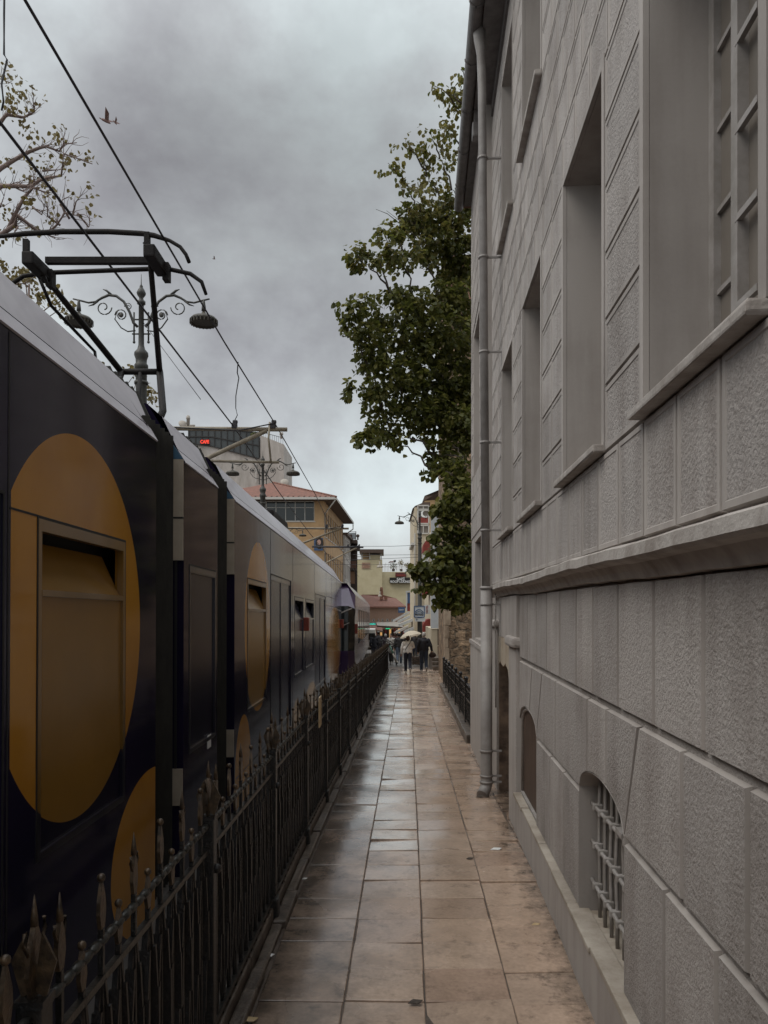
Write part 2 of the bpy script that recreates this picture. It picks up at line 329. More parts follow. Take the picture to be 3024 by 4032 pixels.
def leafmat(name, c1, c2, c3, trans=.35):
    m = bpy.data.materials.new(name); m.use_nodes = True; n, l = nodes(m); p = n['Principled BSDF']
    g = n.new('ShaderNodeNewGeometry'); r = n.new('ShaderNodeValToRGB'); E = r.color_ramp.elements
    E[0].position = 0; E[0].color = (*c1, 1); E[1].position = 1; E[1].color = (*c3, 1); e = E.new(.5); e.color = (*c2, 1)
    l.new(g.outputs['Random Per Island'], r.inputs[0]); l.new(r.outputs[0], p.inputs['Base Color']); p.inputs['Roughness'].default_value = .45; p.inputs['Specular IOR Level'].default_value = .35
    tr = n.new('ShaderNodeBsdfTranslucent'); l.new(r.outputs[0], tr.inputs[0]); mix = n.new('ShaderNodeMixShader'); mix.inputs[0].default_value = trans
    l.new(p.outputs[0], mix.inputs[1]); l.new(tr.outputs[0], mix.inputs[2]); l.new(mix.outputs[0], n['Material Output'].inputs[0]); return m
m_leaf = leafmat('linden_leaves', (.055, .062, .013), (.1, .11, .022), (.19, .175, .045), .5)
m_youngleaf = leafmat('young_bronze_leaves', (.11, .085, .03), (.17, .13, .045), (.22, .18, .065))
m_bark = mat('bark', (.1, .08, .065), .9, (.05, .04, .032), 9, 5, .6, 20, stretch=(6, 6, 1))
m_twig = mat('pale_twigs', (.2, .145, .125), .8)

# ------------------------------------------------------------------ the ground
g = MB(); prev = None
ys = [-8, 0, 3, 5, 6.5, 8, 9.5, 11, 14, 18, 22, 26, 30, 35, 40, 48, 55, 62, 75, 90, 100, 115, 130, 200, 420]
for a, b in zip(ys, ys[1:]):
    g.face([(-150, a, gz(a) - .06), (150, a, gz(a) - .06), (150, b, gz(b) - .06), (-150, b, gz(b) - .06)])
struct('ground', g, m_ground)
# track bed, left of the fence, falling less steeply than the path
def tz(y): return gz(y) - .08
g = MB()
for a, b in zip(ys[:-4], ys[1:-3]):
    g.face([(fx(a) - .16, a, tz(a)), (fx(b) - .16, b, tz(b)), (-9.5, b, tz(b)), (-9.5, a, tz(a))])
    for r in (-2.0, -3.44, -5.2, -6.64):
        g.box(r - .03, r + .03, a, b, tz(a) + .004, tz(a) + .012) if False else None
struct('track_bed', g, m_track)
g = MB()
for X in (-2.05, -3.5, -5.3, -6.75):
    for a, b in zip(ys[:-6], ys[1:-5]):
        g.bar((X, a, tz(a) + .005), (X, b, tz(b) + .005), .06, .02)
struct('tram_rails', g, m_chrome)
# the paved path: slabs laid parallel to the fence on a dirty bed
g = MB(); cols = [.11, .57, 1.0, 1.46, 1.9, 2.42]
y = -1.5
for k in range(12):
    pass
pb = MB()
for a, b in zip(ys[:15], ys[1:15]):
    pb.face([(fx(a) - .02, a, gz(a) - .012), (fx(a) + 2.6, a, gz(a) - .012), (fx(b) + 2.6, b, gz(b) - .012), (fx(b) - .02, b, gz(b) - .012)])
struct('path_bed', pb, m_joint)
for ci, (r0, r1) in enumerate(zip(cols, cols[1:])):
    y = -.6 + (.0 if ci in (1, 2) else rng.uniform(-.05, .05) + (.02 if ci == 0 else 0))
    while y < 37:
        ln = .36 * rng.choice((1, 1, 1, 1, 1, 1.0)) if y < 12 else .36 * rng.choice((1, 1, 2))
        w = .003 if rng.random() > .2 else .006
        y0, y1 = y + w, y + ln - w; dz = rng.gauss(0, .0026); tx = rng.gauss(0, .003); ty = rng.gauss(0, .003)
        P = []
        for (r, yy, sx_, sy_) in ((r0 + w, y0, -1, -1), (r1 - w, y0, 1, -1), (r1 - w, y1, 1, 1), (r0 + w, y1, -1, 1)):
            P.append(Vector((fx(yy) + r, yy, gz(yy) + dz + sx_ * tx + sy_ * ty)))
        c = sum(P, Vector()) / 4
        Q = [p + (c - p).normalized() * .006 for p in P]
        top = [g.b.verts.new(q) for q in Q]; mid = [g.b.verts.new(p - Vector((0, 0, .004))) for p in P]; low = [g.b.verts.new(p - Vector((0, 0, .03))) for p in P]
        g.b.faces.new(top)
        for A, B in ((mid, top), (low, mid)):
            for i in range(4): g.b.faces.new((A[i], A[(i + 1) % 4], B[(i + 1) % 4], B[i]))
        y += ln
struct('path', g, m_pave)
# kerb under the fence: rough stones, a little higher than the path
g = MB(); y = -.5
while y < 36:
    ln = rng.uniform(.5, .9); h = .035 + rng.uniform(-.01, .015)
    a, b = y + .008, y + ln - .008
    x0a, x1a = fx(a) - .16, fx(a) + .05 + rng.uniform(-.012, .012)
    top = max(tz(a) + .02, gz(a) + .1)
    for (xl, xr, zt) in ((x0a, fx(a) + .02, top), (fx(a) + .024, x1a + .05, gz(a) + h)):
        vs = g.box(xl, xr, a, b, gz(b) - .3, zt, bev=.012)
        for v in vs:
            if v.is_valid:
                v.co.x += .031 * (v.co.y - a)
                if v.co.z > gz(b) - .2: v.co.z += (gz(v.co.y) - gz(a)) + rng.gauss(0, .002)
    y += ln
struct('kerb', g, m_kerb)
# ------------------------------------------------------------------ the grey building on the right (local x = away from the path, y = along the wall)
TH = math.atan(.0508); ST, CT = math.sin(TH), math.cos(TH)
L = .91
bld = thing('plastered_building', 'tall grey plastered building with block-marked wall and recessed windows beside the path', 'building', (0, 0, 0), -TH)
def sY(Y, x=L): return (Y + x * ST) / CT
W1 = [(2.13, 3.22), (3.96, 5.04), (6.0, 7.09), (7.9, 8.94)]
ARCH = [(3.54, 4.54), (6.24, 7.32)]
Z1 = (2.91, 4.82); Z2 = (6.22, 8.1)
def za(s, w): u = (s - (w[0] + w[1]) / 2) / ((w[1] - w[0]) / 2); return 1.045 + .155 * math.sqrt(max(0, 1 - u * u))
holes = [(a, b, *Z1) for a, b in W1] + [(a, b, *Z2) for a, b in W1] + [(a, b, .31, 1.2) for a, b in ARCH]
DOOR = (8.0, 9.2, -.4, 1.42); holes.append(DOOR)
wb = MB(); XB = .932; WING = 10.3; WEND = 12.9; XW = .80
wb.grid(-1.0, WING, -.5, 8.9, holes, lambda s, z: (XB, s, z), 0)
def reveal(x0, x1, a, b, z0, z1, mi=0):
    wb.face([(x0, a, z0), (x1, a, z0), (x1, a, z1), (x0, a, z1)], mi); wb.face([(x0, b, z0), (x1, b, z0), (x1, b, z1), (x0, b, z1)], mi)
    wb.face([(x0, a, z0), (x1, a, z0), (x1, b, z0), (x0, b, z0)], mi); wb.face([(x0, a, z1), (x1, a, z1), (x1, b, z1), (x0, b, z1)], mi)
for h in holes[:8]: reveal(XB, 1.2, *h, mi=1)
reveal(XB, 1.2, *DOOR, mi=1)
for w in ARCH:                                  # jambs and arched soffit
    for s in w: wb.face([(L, s, .31), (1.22, s, .31), (1.22, s, 1.05), (L, s, 1.05)], 1)
    n = 14; S = [w[0] + (w[1] - w[0]) * k / n for k in range(n + 1)]
    for a, b in zip(S, S[1:]): wb.face([(L, a, za(a, w)), (1.22, a, za(a, w)), (1.22, b, za(b, w)), (L, b, za(b, w))], 1)
def block(poly, front=L, back=XB, ch=.007, margin=0.0, rec=.003):
    n = len(poly); area = sum(poly[i][0] * poly[(i + 1) % n][1] - poly[(i + 1) % n][0] * poly[i][1] for i in range(n))
    if area < 0: poly = poly[::-1]
    def inset(d):
        out = []
        for i in range(n):
            p0, p1, p2 = Vector(poly[i - 1]), Vector(poly[i]), Vector(poly[(i + 1) % n])
            a = (p1 - p0).normalized(); b = (p2 - p1).normalized(); na = Vector((-a.y, a.x)); nb = Vector((-b.y, b.x)); k = na + nb
            k = k / max(.35, k.length_squared / 2) if k.length > 1e-5 else na
            out.append(p1 + k * d)
        return out
    rings = [[wb.b.verts.new((back, p[0], p[1])) for p in poly], [wb.b.verts.new((front, p[0], p[1])) for p in inset(ch)]]
    if margin: rings += [[wb.b.verts.new((front, p[0], p[1])) for p in inset(ch + margin)], [wb.b.verts.new((front + rec, p[0], p[1])) for p in inset(ch + margin + .004)]]
    for k, (A, B) in enumerate(zip(rings, rings[1:])):
        for i in range(n): wb.b.faces.new((A[i], A[(i + 1) % n], B[(i + 1) % n], B[i])).material_index = 1
    f = wb.b.faces.new(rings[-1]); f.material_index = 0
def rect(a, b, z0, z1, **k):
    if b - a > .06: block([(a, z0), (b, z0), (b, z1), (a, z1)], **k)
G = .012
J1 = [-.9, -.35, .2, .75, 1.35, 1.95, 2.55, 3.09, 3.65, 4.18, 4.63, 5.18, 5.72, 6.25, 6.78, 7.33]
for a, b in zip(J1, J1[1:]): rect(a + G, b - G, 1.617, 2.2)
def row2(pts): block(pts)
zt, zb = 1.583, 1.05
for a, b in zip([-.9, -.3, .3, .95, 1.6, 2.21], [-.3, .3, .95, 1.6, 2.21, 2.76]): rect(a + G, b - G, zb, zt)
w = ARCH[0]; arc = lambda a, b, k=8: [(a + (b - a) * i / k, za(a + (b - a) * i / k, w)) for i in range(k + 1)]
block([(2.76 + G, zb), (w[0] - .004, zb), (3.31 - G, zt), (2.76 + G, zt)])
block(arc(w[0], 3.885 - G) + [(3.885 - G, zt), (3.31 + G, zt)])
block(arc(3.885 + G, 4.33 - G) + [(4.33 - G, zt), (3.885 + G, zt)])
block(arc(4.33 + G, w[1]) + [(5.36 - G, zb), (5.36 - G, zt), (4.33 + G, zt)])
w = ARCH[1]
block([(5.36 + G, zb), (w[0] - .004, zb), (5.95 - G, zt), (5.36 + G, zt)])
block(arc(w[0], 6.65 - G) + [(6.5 - G, zt), (5.95 + G, zt)])
block(arc(6.65 + G, w[1]) + [(7.34, zb), (7.34, zt), (6.5 + G, zt)])
J3 = [(-.9, -.2), (-.2, .6), (.6, 1.3), (1.3, 1.9), (1.9, 2.44), (2.44, 2.96), (2.96, 3.54), (4.54, 5.06), (5.06, 5.58), (5.58, 6.24)]
for a, b in J3: rect(a + G, b - (G if b not in (3.54, 6.24) else 0), .335, 1.018)
# upper wall courses
zc = [2.375, 2.865] + [2.865 + .33 * k for k in range(1, 18)]
for ci, (z0, z1) in enumerate(zip(zc, zc[1:])):
    segs = [(-.9, 10.25)]
    for a, b, h0, h1 in holes[:8]:
        if z1 > h0 + .02 and z0 < h1 - .02:
            segs = [t for (p, q) in segs for t in ((p, min(q, a - .05)), (max(p, b + .05), q)) if t[1] - t[0] > .08]
    for p, q in segs:
        nn = max(1, round((q - p) / (.42 if q - p > 1.2 else .44))); off = 0
        cuts = [p + (q - p) * k / nn for k in range(nn + 1)]
        if nn > 3 and ci % 2: cuts = [p] + [c + (q - p) / nn / 2 for c in cuts[:-1]] + [q]
        for a, b in zip(cuts, cuts[1:]): rect(a + .005, b - .005, z0 + .005, z1 - .005, margin=.022, ch=.005, rec=.004)
# smooth bands round the windows
for a, b, h0, h1 in holes[:8]:
    wb.box(.905, .93, a - .05, a, h0, h1, mi=1); wb.box(.905, .93, b, b + .05, h0, h1, mi=1); wb.box(.906, .93, a - .05, b + .05, h1 + .001, h1 + .05, mi=1)
# plinth
wb.box(.862, .95, -1, 7.34, -.4, .30, mi=1)
for w in ARCH: wb.box(.95, 1.25, w[0] - .02, w[1] + .02, .1, .302, mi=1)
# pilasters and door surround
wb.box(.875, .95, 7.335, 7.92, -.4, 1.70, bev=.012, mi=1); wb.box(.885, .95, 7.36, 7.9, 1.80, 2.2, mi=1)
wb.box(.835, .95, 7.30, 7.96, 1.70, 1.80, bev=.03, mi=1)
wb.box(.875, .95, 9.22, 9.85, -.4, 1.85, bev=.012, mi=1); wb.box(.835, .95, 9.18, 9.9, 1.85, 1.93, bev=.025, mi=1)
wb.box(.90, .95, 7.93, 9.2, 1.75, 2.2, mi=1)
# the projecting end wing
WH = [(11.05, 12.35, 4.15, 6.39), (10.85, 12.1, 1.61, 3.1)]
wb.grid(WING, WEND, -.7, 8.9, WH, lambda s, z: (XW + .012, s, z), 1)
for h in WH: reveal(XW + .012, 1.1, *h, mi=1)
wb.face([(XW + .012, WING, -.7), (XB + .2, WING, -.7), (XB + .2, WING, 8.9), (XW + .012, WING, 8.9)], 1)
wb.face([(XW + .012, WEND, -.7), (9, WEND, -.7), (9, WEND, 8.9), (XW + .012, WEND, 8.9)], 1)
wb.box(XW - .01, XW + .1, WING, WEND + .01, -.7, 1.5, mi=1); wb.box(XW - .03, XW + .1, WING, WEND + .02, 1.5, 1.56, mi=1)
for k, z0 in enumerate(zc[2:]):
    z1 = z0 + .33; segs = [(WING + .02, WEND - .02)]
    for a, b, h0, h1 in WH:
        if z1 > h0 - .02 and z0 < h1 + .02: segs = [t for (p, q) in segs for t in ((p, min(q, a - .05)), (max(p, b + .05), q)) if t[1] - t[0] > .08]
    for p, q in segs:
        nn = max(1, round((q - p) / .45))
        for i in range(nn): rect(p + (q - p) * i / nn + .005, p + (q - p) * (i + 1) / nn - .005, z0 + .005, z1 - .005, front=XW, back=XW + .013, margin=.022, ch=.005)
# hidden body behind the facade
wb.box(1.3, 9, -1, WEND - .05, -.6, 8.9, mi=1)
ob('wall', wb, [m_rough, m_smooth], bld, world=False)
# string course, worn and slightly uneven
mb = MB(); prof = [(.94, 2.375), (.815, 2.345), (.80, 2.335), (.797, 2.29), (.812, 2.278), (.85, 2.27), (.875, 2.24), (.89, 2.212), (.94, 2.205)]
S = [-1 + .22 * k for k in range(50)] + [9.98]; rings = []
for i, s in enumerate(S):
    dz = .006 * math.sin(s * 1.7 + .5) + rng.gauss(0, .0028) + (.02 if s < 3.2 else 0) * 0; dx = rng.gauss(0, .003)
    rings.append([mb.b.verts.new((x + (dx if x < .9 else 0), s, z + dz)) for x, z in prof])
for A, B in zip(rings, rings[1:]):
    for k in range(len(prof) - 1): mb.b.faces.new((A[k], A[k + 1], B[k + 1], B[k]))
mb.b.faces.new(rings[0]); mb.b.faces.new(rings[-1][::-1])
ob('string_course', mb, m_trim, bld, world=False)
# plinth ledge: crumbling stone edge
mb = MB(); s = -1
while s < 7.3:
    ln = min(rng.uniform(.35, .8), 7.335 - s)
    if ln < .1: break
    x0 = .852 + rng.uniform(-.006, .012); vs = mb.box(x0, .97, s + .002, s + ln - .002, .303, .335 + rng.uniform(-.006, .006), bev=.008); s += ln
for w in ARCH: mb.box(.972, 1.2, w[0] + .003, w[1] - .003, .303, .322, mi=0)
ob('plinth_ledge', mb, m_ledge, bld, world=False)
# windows of the upper wall
def window(a, b, z0, z1):
    f = MB(); x = 1.17; t = .055; mid = (a + b) / 2
    f.box(x, x + .05, a, a + t, z0, z1); f.box(x, x + .05, b - t, b, z0, z1); f.box(x + .001, x + .049, a + t, b - t, z1 - t, z1); f.box(x + .001, x + .049, a + t, b - t, z0, z0 + t)
    cols_ = [b - .29, b - .48, b - .70, b - .89]
    for c, w_ in zip(cols_, (.03, .01, .03, .01)): f.box(x - .012 * (w_ > .02), x + .045, c - w_, c + w_, z0 + t, z1 - t)
    f.box(x + .003, x + .04, b - .235, b - .225, z0 + t, z1 - t)
    z = z0 + .12
    while z < z1 - .08:
        f.box(x + .014, x + .034, b - .29, b - t, z - .01, z + .01); f.box(x + .014, x + .034, a + t, b - .49, z - .01, z + .01)
        f.box(x - .014, x + .006, b - .49, b - .3, z + .16, z + .185)
        z += .327
    fo = ob('window', f, m_frame, bld, world=False)
    p = MB(); p.box(x + .03, x + .036, a + t, b - t, z0 + t, z1 - t); ob('pane', p, m_glass, fo, world=False)
    q = MB(); vs = q.box(.852, 1.17, a - .05, b + .05, z0 - .04, z0 - .002, bev=.008)
    for v in vs:
        if v.is_valid: v.co.z += rng.gauss(0, .003)
    ob('sill', q, m_trim, fo, world=False)
for a, b in W1: window(a, b, *Z1); window(a, b, *Z2)
for (a, b, z0, z1) in WH:
    f = MB(); f.box(1.0, 1.05, a, b, z0, z1); ob('window', f, m_glass, bld, world=False)
# arched basement window with forged grille
w = ARCH[0]; f = MB(); f.box(1.205, 1.25, w[0], w[1], .322, 1.2); bw = ob('basement_window', f, m_glassdark, bld, world=False)
gr = MB(); xg = 1.005; nb = 7
for k in range(nb):
    s = w[0] + (w[1] - w[0]) * (k + .8) / (nb + .6); gr.tube([(xg + rng.gauss(0, .003), s + rng.gauss(0, .003), z) for z in (.32, .5, .75, 1.0, za(s, w) - .005)], .0105, 8)
for z in (.5, .73, .95):
    gr.tube([(xg - .022, w[0] + .002 + (w[1] - w[0] - .004) * k / 6, z + rng.gauss(0, .003)) for k in range(7)], .0115, 8)
    for k in range(nb):
        s = w[0] + (w[1] - w[0]) * (k + .8) / (nb + .6); gr.box(xg - .04, xg + .016, s - .019, s + .019, z - .019, z + .019, bev=.008)
gr.box(xg - .045, xg - .01, 3.78, 3.9, .965, .99)
ob('grille', gr, m_frame, bw, world=False)
w = ARCH[1]; f = MB(); S = [w[0] + (w[1] - w[0]) * k / 12 for k in range(13)]
f.prism([(.945, w[1], .322), (.945, w[0], .322)] + [(.945, s, za(s, w) - .002) for s in S], (.05, 0, 0)); bw = ob('basement_window', f, m_wood_board, bld, world=False)
f = MB(); f.tube([(.938, w[0] + .02, .325)] + [(.938, s * .96 + .04 * (w[0] + w[1]) / 2, za(s, w) - .02) for s in S] + [(.938, w[1] - .02, .325)], .016, 6); f.box(.92, .96, w[0] + .01, w[1] - .01, .337, .362)
ob('frame', f, m_frame, bw, world=False)
# low doorway: stained recess under a broken stone lintel
f = MB(); f.box(1.06, 1.12, DOOR[0] - .02, DOOR[1] + .02, -.5, 1.5); do = ob('doorway', f, m_brownwall, bld, world=False)
f = MB(); f.prism([(.897, 7.925, 1.3), (.897, 8.05, 1.27), (.897, 8.2, 1.42), (.897, 8.45, 1.47), (.897, 8.7, 1.42), (.897, 9.05, 1.46), (.897, 9.215, 1.4), (.897, 9.215, 1.745), (.897, 7.925, 1.745)], (.15, 0, 0)); ob('lintel', f, m_lintel, do, world=False)
f = MB(); f.box(.9, 1.05, 9.15, 9.21, -.4, 1.41); ob('jamb', f, m_brownwall, do, world=False)
# gutter, eaves and roof
f = MB(); zg = 8.83; pts = [(.6 + .08 * math.cos(t), .08 * math.sin(t)) for t in [math.pi + math.pi * k / 10 for k in range(11)]]
for (a, b), (c, d) in zip(pts, pts[1:]): f.face([(a, -1, zg + b), (a, WEND + .12, zg + b), (c, WEND + .12, zg + d), (c, -1, zg + d)])
f.face([(a, WEND + .12, zg + b) for a, b in pts]); f.box(.60, .66, -1, WEND + .1, zg - .02, zg + .02) if False else None
for s in [.2 + .93 * k for k in range(14)]:
    f.tube([(.6 + .086 * math.cos(t), s, zg + .086 * math.sin(t)) for t in [math.pi + math.pi * k / 10 for k in range(11)]], .009, 5)
ob('gutter', f, m_gutter, bld, world=False)
f = MB(); f.prism([(.665, -1, 8.83), (.56, -1, 8.95), (5, -1, 10.6), (9.4, -1, 8.95), (9.2, -1, 8.83)], (0, WEND + 1.15, 0)); ob('roof', f, m_tile, bld, world=False)
f = MB(); f.box(XB + .002 - .03, 1.0, -1, WING, 8.62, 8.825); f.box(.684, XB - .03, -1, WEND, 8.78, 8.826); ob('eaves_board', f, m_gutter, bld, world=False)
f = MB(); f.box(.66, .77, 10.35, 10.5, 8.4, 8.6, bev=.02); f.box(.69, .74, 10.39, 10.46, 8.6, 8.79); ob('flood_light', f, m_gutter, bld, world=False)
# downpipe
f = MB(); xp, sp = .735, 8.98
f.tube([(.65, sp, 8.8), (.655, sp, 8.68), (.672, sp, 8.5), (.684, sp, 8.1), (xp - .005, sp, 2.3)], [.075, .066, .05, .048, .048], 16)
f.tube([(xp, sp, 2.33), (xp, sp, .1), (xp, sp, .03), (xp - .02, sp - .03, -.03), (xp - .06, sp - .1, -.075)], .068, 16)
for z, r in ((2.31, .078), (2.12, .074), (.42, .078), (.06, .078), (.13, .076)): f.tube([(xp, sp, z - .012), (xp, sp, z + .012)], r, 16); f.box(xp, .91, sp - .012, sp + .012, z - .01, z + .01)
for z in (7.3, 6.15, 5.05, 4.0, 2.98): xq = xp - .005 - .045 * (z - 2.3) / 5.9; f.tube([(xq, sp, z - .012), (xq, sp, z + .012)], .06, 16); f.box(xq, .91, sp - .012, sp + .012, z - .01, z + .01)
ob('downpipe', f, m_pipe, bld, world=False)
f = MB(); f.tube([(.86, 9.2, 2.25), (.86, 9.2, 1.95), (.86, 9.15, 1.2), (.86, 9.15, .9)], .009, 6); f.box(.84, .87, 8.5, 8.53, 2.55, 2.95) if False else None
ob('cable', f, m_frame, bld, world=False)
# ------------------------------------------------------------------ the near tram (local y along the track, x towards the path, sides at x = 0)
OV = [(4.05, 2.03, .97, 1.0, 3.27, 5.4), (5.25, .5, .75, .54, 4, 5.4), (9.79, 1.95, .98, 1.07, 8, 12), (8.75, .3, .5, .66, 8.2, 10), (14.1, 0, .72, .55, 13, 15.3), (16.9, .02, 1.5, .6, 15, 18.6), (25, 1.15, 3.3, 1.22, 21.2, 29)]
m_wrap = wrap_material('navy_wrap_with_ochre_ovals', (.01, .009, .025), (.017, .012, .033), (.46, .215, .03), (.38, .17, .024), .1, OV, coat=.0, spec=.27)
m_wrapglass = wrap_material('perforated_wrap_on_glass', (.008, .007, .018), (.012, .009, .024), (.27, .14, .028), (.24, .125, .024), .2, OV, coat=.0, spec=.3)
m_wrapframe = wrap_material('wrapped_window_frame', (.007, .006, .014), (.01, .009, .018), (.2, .105, .02), (.16, .085, .016), .3, OV)
m_dark = mat('tram_interior', (.01, .009, .007), .9)
SK, LIP, RZ = -.02, 3.32, 3.79
tram = thing('tram', 'dark navy tram with large ochre ovals and black pantograph behind the long fence', 'tram', (-1.6, 0, 0)); tram.rotation_euler = (-.011, 0, 0)
def twin(y0, y1, z0, z1, hop=None, frame=.035):
    """a side window: frame, fixed pane and, when hop is given, an open tilted top light"""
    f = MB(); f.mi = 0
    for a in ((y0, y0 + frame, z0, z1), (y1 - frame, y1, z0, z1), (y0 + frame, y1 - frame, z1 - frame * 1.6, z1), (y0 + frame, y1 - frame, z0, z0 + frame)): f.box(-.035, .004, *a)
    if hop: f.box(-.035, .006, y0 + frame, y1 - frame, hop - .03, hop)
    o = ob('window', f, m_wrapframe, tram, world=False)
    p = MB(); top = (hop - .03) if hop else z1 - frame * 1.6
    p.box(-.03, -.012, y0 + frame, y1 - frame, z0 + frame, top); ob('pane', p, m_wrapglass, o, world=False)
    if hop:
        p = MB(); p.prism([(-.02, y0 + frame, hop), (-.03, y0 + frame, hop), (-.14, y0 + frame, z1 - .09), (-.13, y0 + frame, z1 - .09)], (0, y1 - y0 - 2 * frame, 0)); ob('top_light', p, m_wrapglass, o, world=False)
    for s in (y0 - .004, y1 + .001): pass
WIN = [(3.53, 4.72, .95, 2.54, 2.21), (8.99, 10.42, .95, 2.52, 2.17), (13.72, 15.24, .98, 2.42, 2.03), (15.68, 17.5, .98, 2.42, 2.03), (6.3, 7.28, .95, 2.5, None)]
DOORS = [(10.85, 13.2, .1, 2.67), (17.9, 20.95, .1, 2.59), (.9, 3.2, .1, 2.6)]
def module(a, b, name):
    m = MB(); hs = [w[:4] for w in WIN if a < w[0] < b] + [d for d in DOORS if a < d[0] + .1 < b]
    m.grid(a, b, SK, LIP, hs, lambda y, z: (0, y, z))
    for h in hs:
        for q in ([(0, h[0], h[2]), (-.06, h[0], h[2]), (-.06, h[0], h[3]), (0, h[0], h[3])], [(0, h[1], h[2]), (-.06, h[1], h[2]), (-.06, h[1], h[3]), (0, h[1], h[3])], [(0, h[0], h[3]), (-.06, h[0], h[3]), (-.06, h[1], h[3]), (0, h[1], h[3])]): m.face(q)
    m.face([(-2.4, a, SK), (-2.4, b, SK), (-2.4, b, LIP), (-2.4, a, LIP)])
    m.face([(0, a, SK), (0, b, SK), (-2.4, b, SK), (-2.4, a, SK)])
    m.face([(-.3, a, RZ), (-.3, b, RZ), (-2.1, b, RZ), (-2.1, a, RZ)])
    for y in (a, b): m.face([(-.0, y, SK), (-.0, y, LIP), (-.3, y, RZ), (-2.1, y, RZ), (-2.4, y, LIP), (-2.4, y, SK)])
    # dark interior behind the openings
    bo = ob('body', m, m_wrap, tram, world=False)
    k = MB(); k.box(-2.2, -.16, a + .05, b - .05, .2, 3.2); ob('interior', k, m_dark, bo, world=False)
    s = MB()
    for h in hs: s.box(-.001, .003, h[0] - .012, h[0], h[2], h[3]); s.box(-.001, .003, h[1], h[1] + .012, h[2], h[3]); s.box(-.001, .0035, h[0] - .012, h[1] + .012, h[3], h[3] + .014)
    s.box(-.001, .0022, a, b, LIP - .012, LIP + .001); 
    ob('seal', s, m_rubber, bo, world=False) if True else None
    c = MB(); up0, up1 = (0 if a < 0 else .42), (.48 if b < 20 else -.3)
    for (x0, z0, x1, z1, t0, t1) in ((.012, LIP - .004, -.085, LIP + .125, 0, .28), (-.085, LIP + .129, -.3, RZ + .004, .28, 1)):
        c.face([(x0, a + up0 * t0, z0), (x0, b + up1 * t0, z0), (x1, b + up1 * t1, z1), (x1, a + up0 * t1, z1)])
    c.face([(-.3, a + up0, RZ + .004), (-.3, b + up1, RZ + .004), (-.8, b + up1, RZ + .06), (-.8, a + up0, RZ + .06)])
    c.face([(.012, a, LIP - .004), (.012, b, LIP - .004), (-.02, b, LIP - .02), (-.02, a, LIP - .02)])
    ob('roof_cowl', c, m_roofpanel, tram, world=False)
    return bo
module(-6, 5.37, 'a'); module(6.12, 7.36, 'b'); mc = module(8.21, 28.84, 'c')
for w in WIN: twin(*w)
def tdoor(y0, y1, z0, z1):
    d = MB(); mid = (y0 + y1) / 2
    for a, b in ((y0, mid - .01), (mid + .01, y1)):
        for q in ((a, a + .05, z0, z1), (b - .05, b, z0, z1), (a + .05, b - .05, z1 - .07, z1), (a + .05, b - .05, z0, z0 + .3)): d.box(-.05, -.008, *q)
    o = ob('door', d, m_wrapframe, tram, world=False)
    for a, b in ((y0, mid - .01), (mid + .01, y1)): p = MB(); p.box(-.04, -.018, a + .05, b - .05, z0 + .3, z1 - .07); ob('pane', p, m_wrapglass, o, world=False)
for d in DOORS: tdoor(*d)
for a, b in ((5.38, 6.11), (7.37, 8.2)):                   # articulation bellows with vertical pleats
    m = MB(); n = 12
    for k in range(n):
        y = a + (b - a) * k / n; w = (b - a) / n
        m.prism([(-.14, y, 0), (-.075, y + w * .5, 0), (-.14, y + w, 0), (-2.26, y + w, 0), (-2.32, y + w * .5, 0), (-2.26, y, 0)], (0, 0, 3.5 + .02 * (k % 2)))
        m.prism([(-.14, y, 3.42), (-.11, y + w * .5, 3.42), (-.14, y + w, 3.42), (-.36, y + w, 3.84), (-.34, y + w * .5, 3.86), (-.36, y, 3.84)], (-1.7, 0, 0)) if k % 2 == 0 else None
    ob('bellows', m, m_bellows, tram, world=False)
for y in (6.115, 8.205):                                   # end faces of the modules seen past the bellows
    m = MB(); x0 = -.10 if y < 7 else -.135
    m.box(x0, -.001, y - .022, y - .002, 2.53, 3.335, mi=0); m.box(x0 + .03, x0 + .05, y - .01, y - .004, .8, 2.6, mi=2); m.box(x0, -.001, y - .022, y - .002, .58, .87, mi=0)
    m.prism([(x0, y - .022, 3.337), (-.001, y - .022, 3.337), (x0 - .03, y - .022, 3.52)], (0, .02, 0), mi=1)
    m.box(x0, -.001, y - .024, y - .003, 2.86, 2.875, mi=2)
    ob('end_panel', m, [m_endbeige, m_endblue, m_rubber], tram, world=False)
m = MB(); m.box(-.02, .1, 15.35, 15.48, 1.78, 2.05, bev=.02); ob('side_lamp', m, m_redlamp, tram, world=False)
m = MB(); m.box(-.01, .1, 28.6, 28.75, 1.62, 1.95, bev=.02); ob('side_lamp', m, m_redlamp, tram, world=False)
m = MB(); m.box(0, .0035, 6.95, 7.09, .88, 1.0); ob('painted_reflection', m, m_white, tram, world=False)  # small white patch painted on for a bright reflection in the tram side
m = MB()                                                   # panel seams of the long body side
for y in (3.24, 11.0 - .2, 13.45, 17.68, 21.2, 23.4, 25.9): m.box(0, .002, y, y + .012, 0, LIP - .02)
for a, b, z in ((3.26, 3.52, 2.545), (21.2, 28.6, 2.36), (21.2, 25.9, 2.62), (8.3, 28.7, .32)): m.box(0, .0025, a, b, z, z + .01)
ob('seams', m, m_rubber, tram, world=False)
m = MB(); m.box(-1.2, -.5, 14.6, 16.8, RZ, RZ + .33, bev=.05); ob('roof_equipment', m, m_panto, tram, world=False)
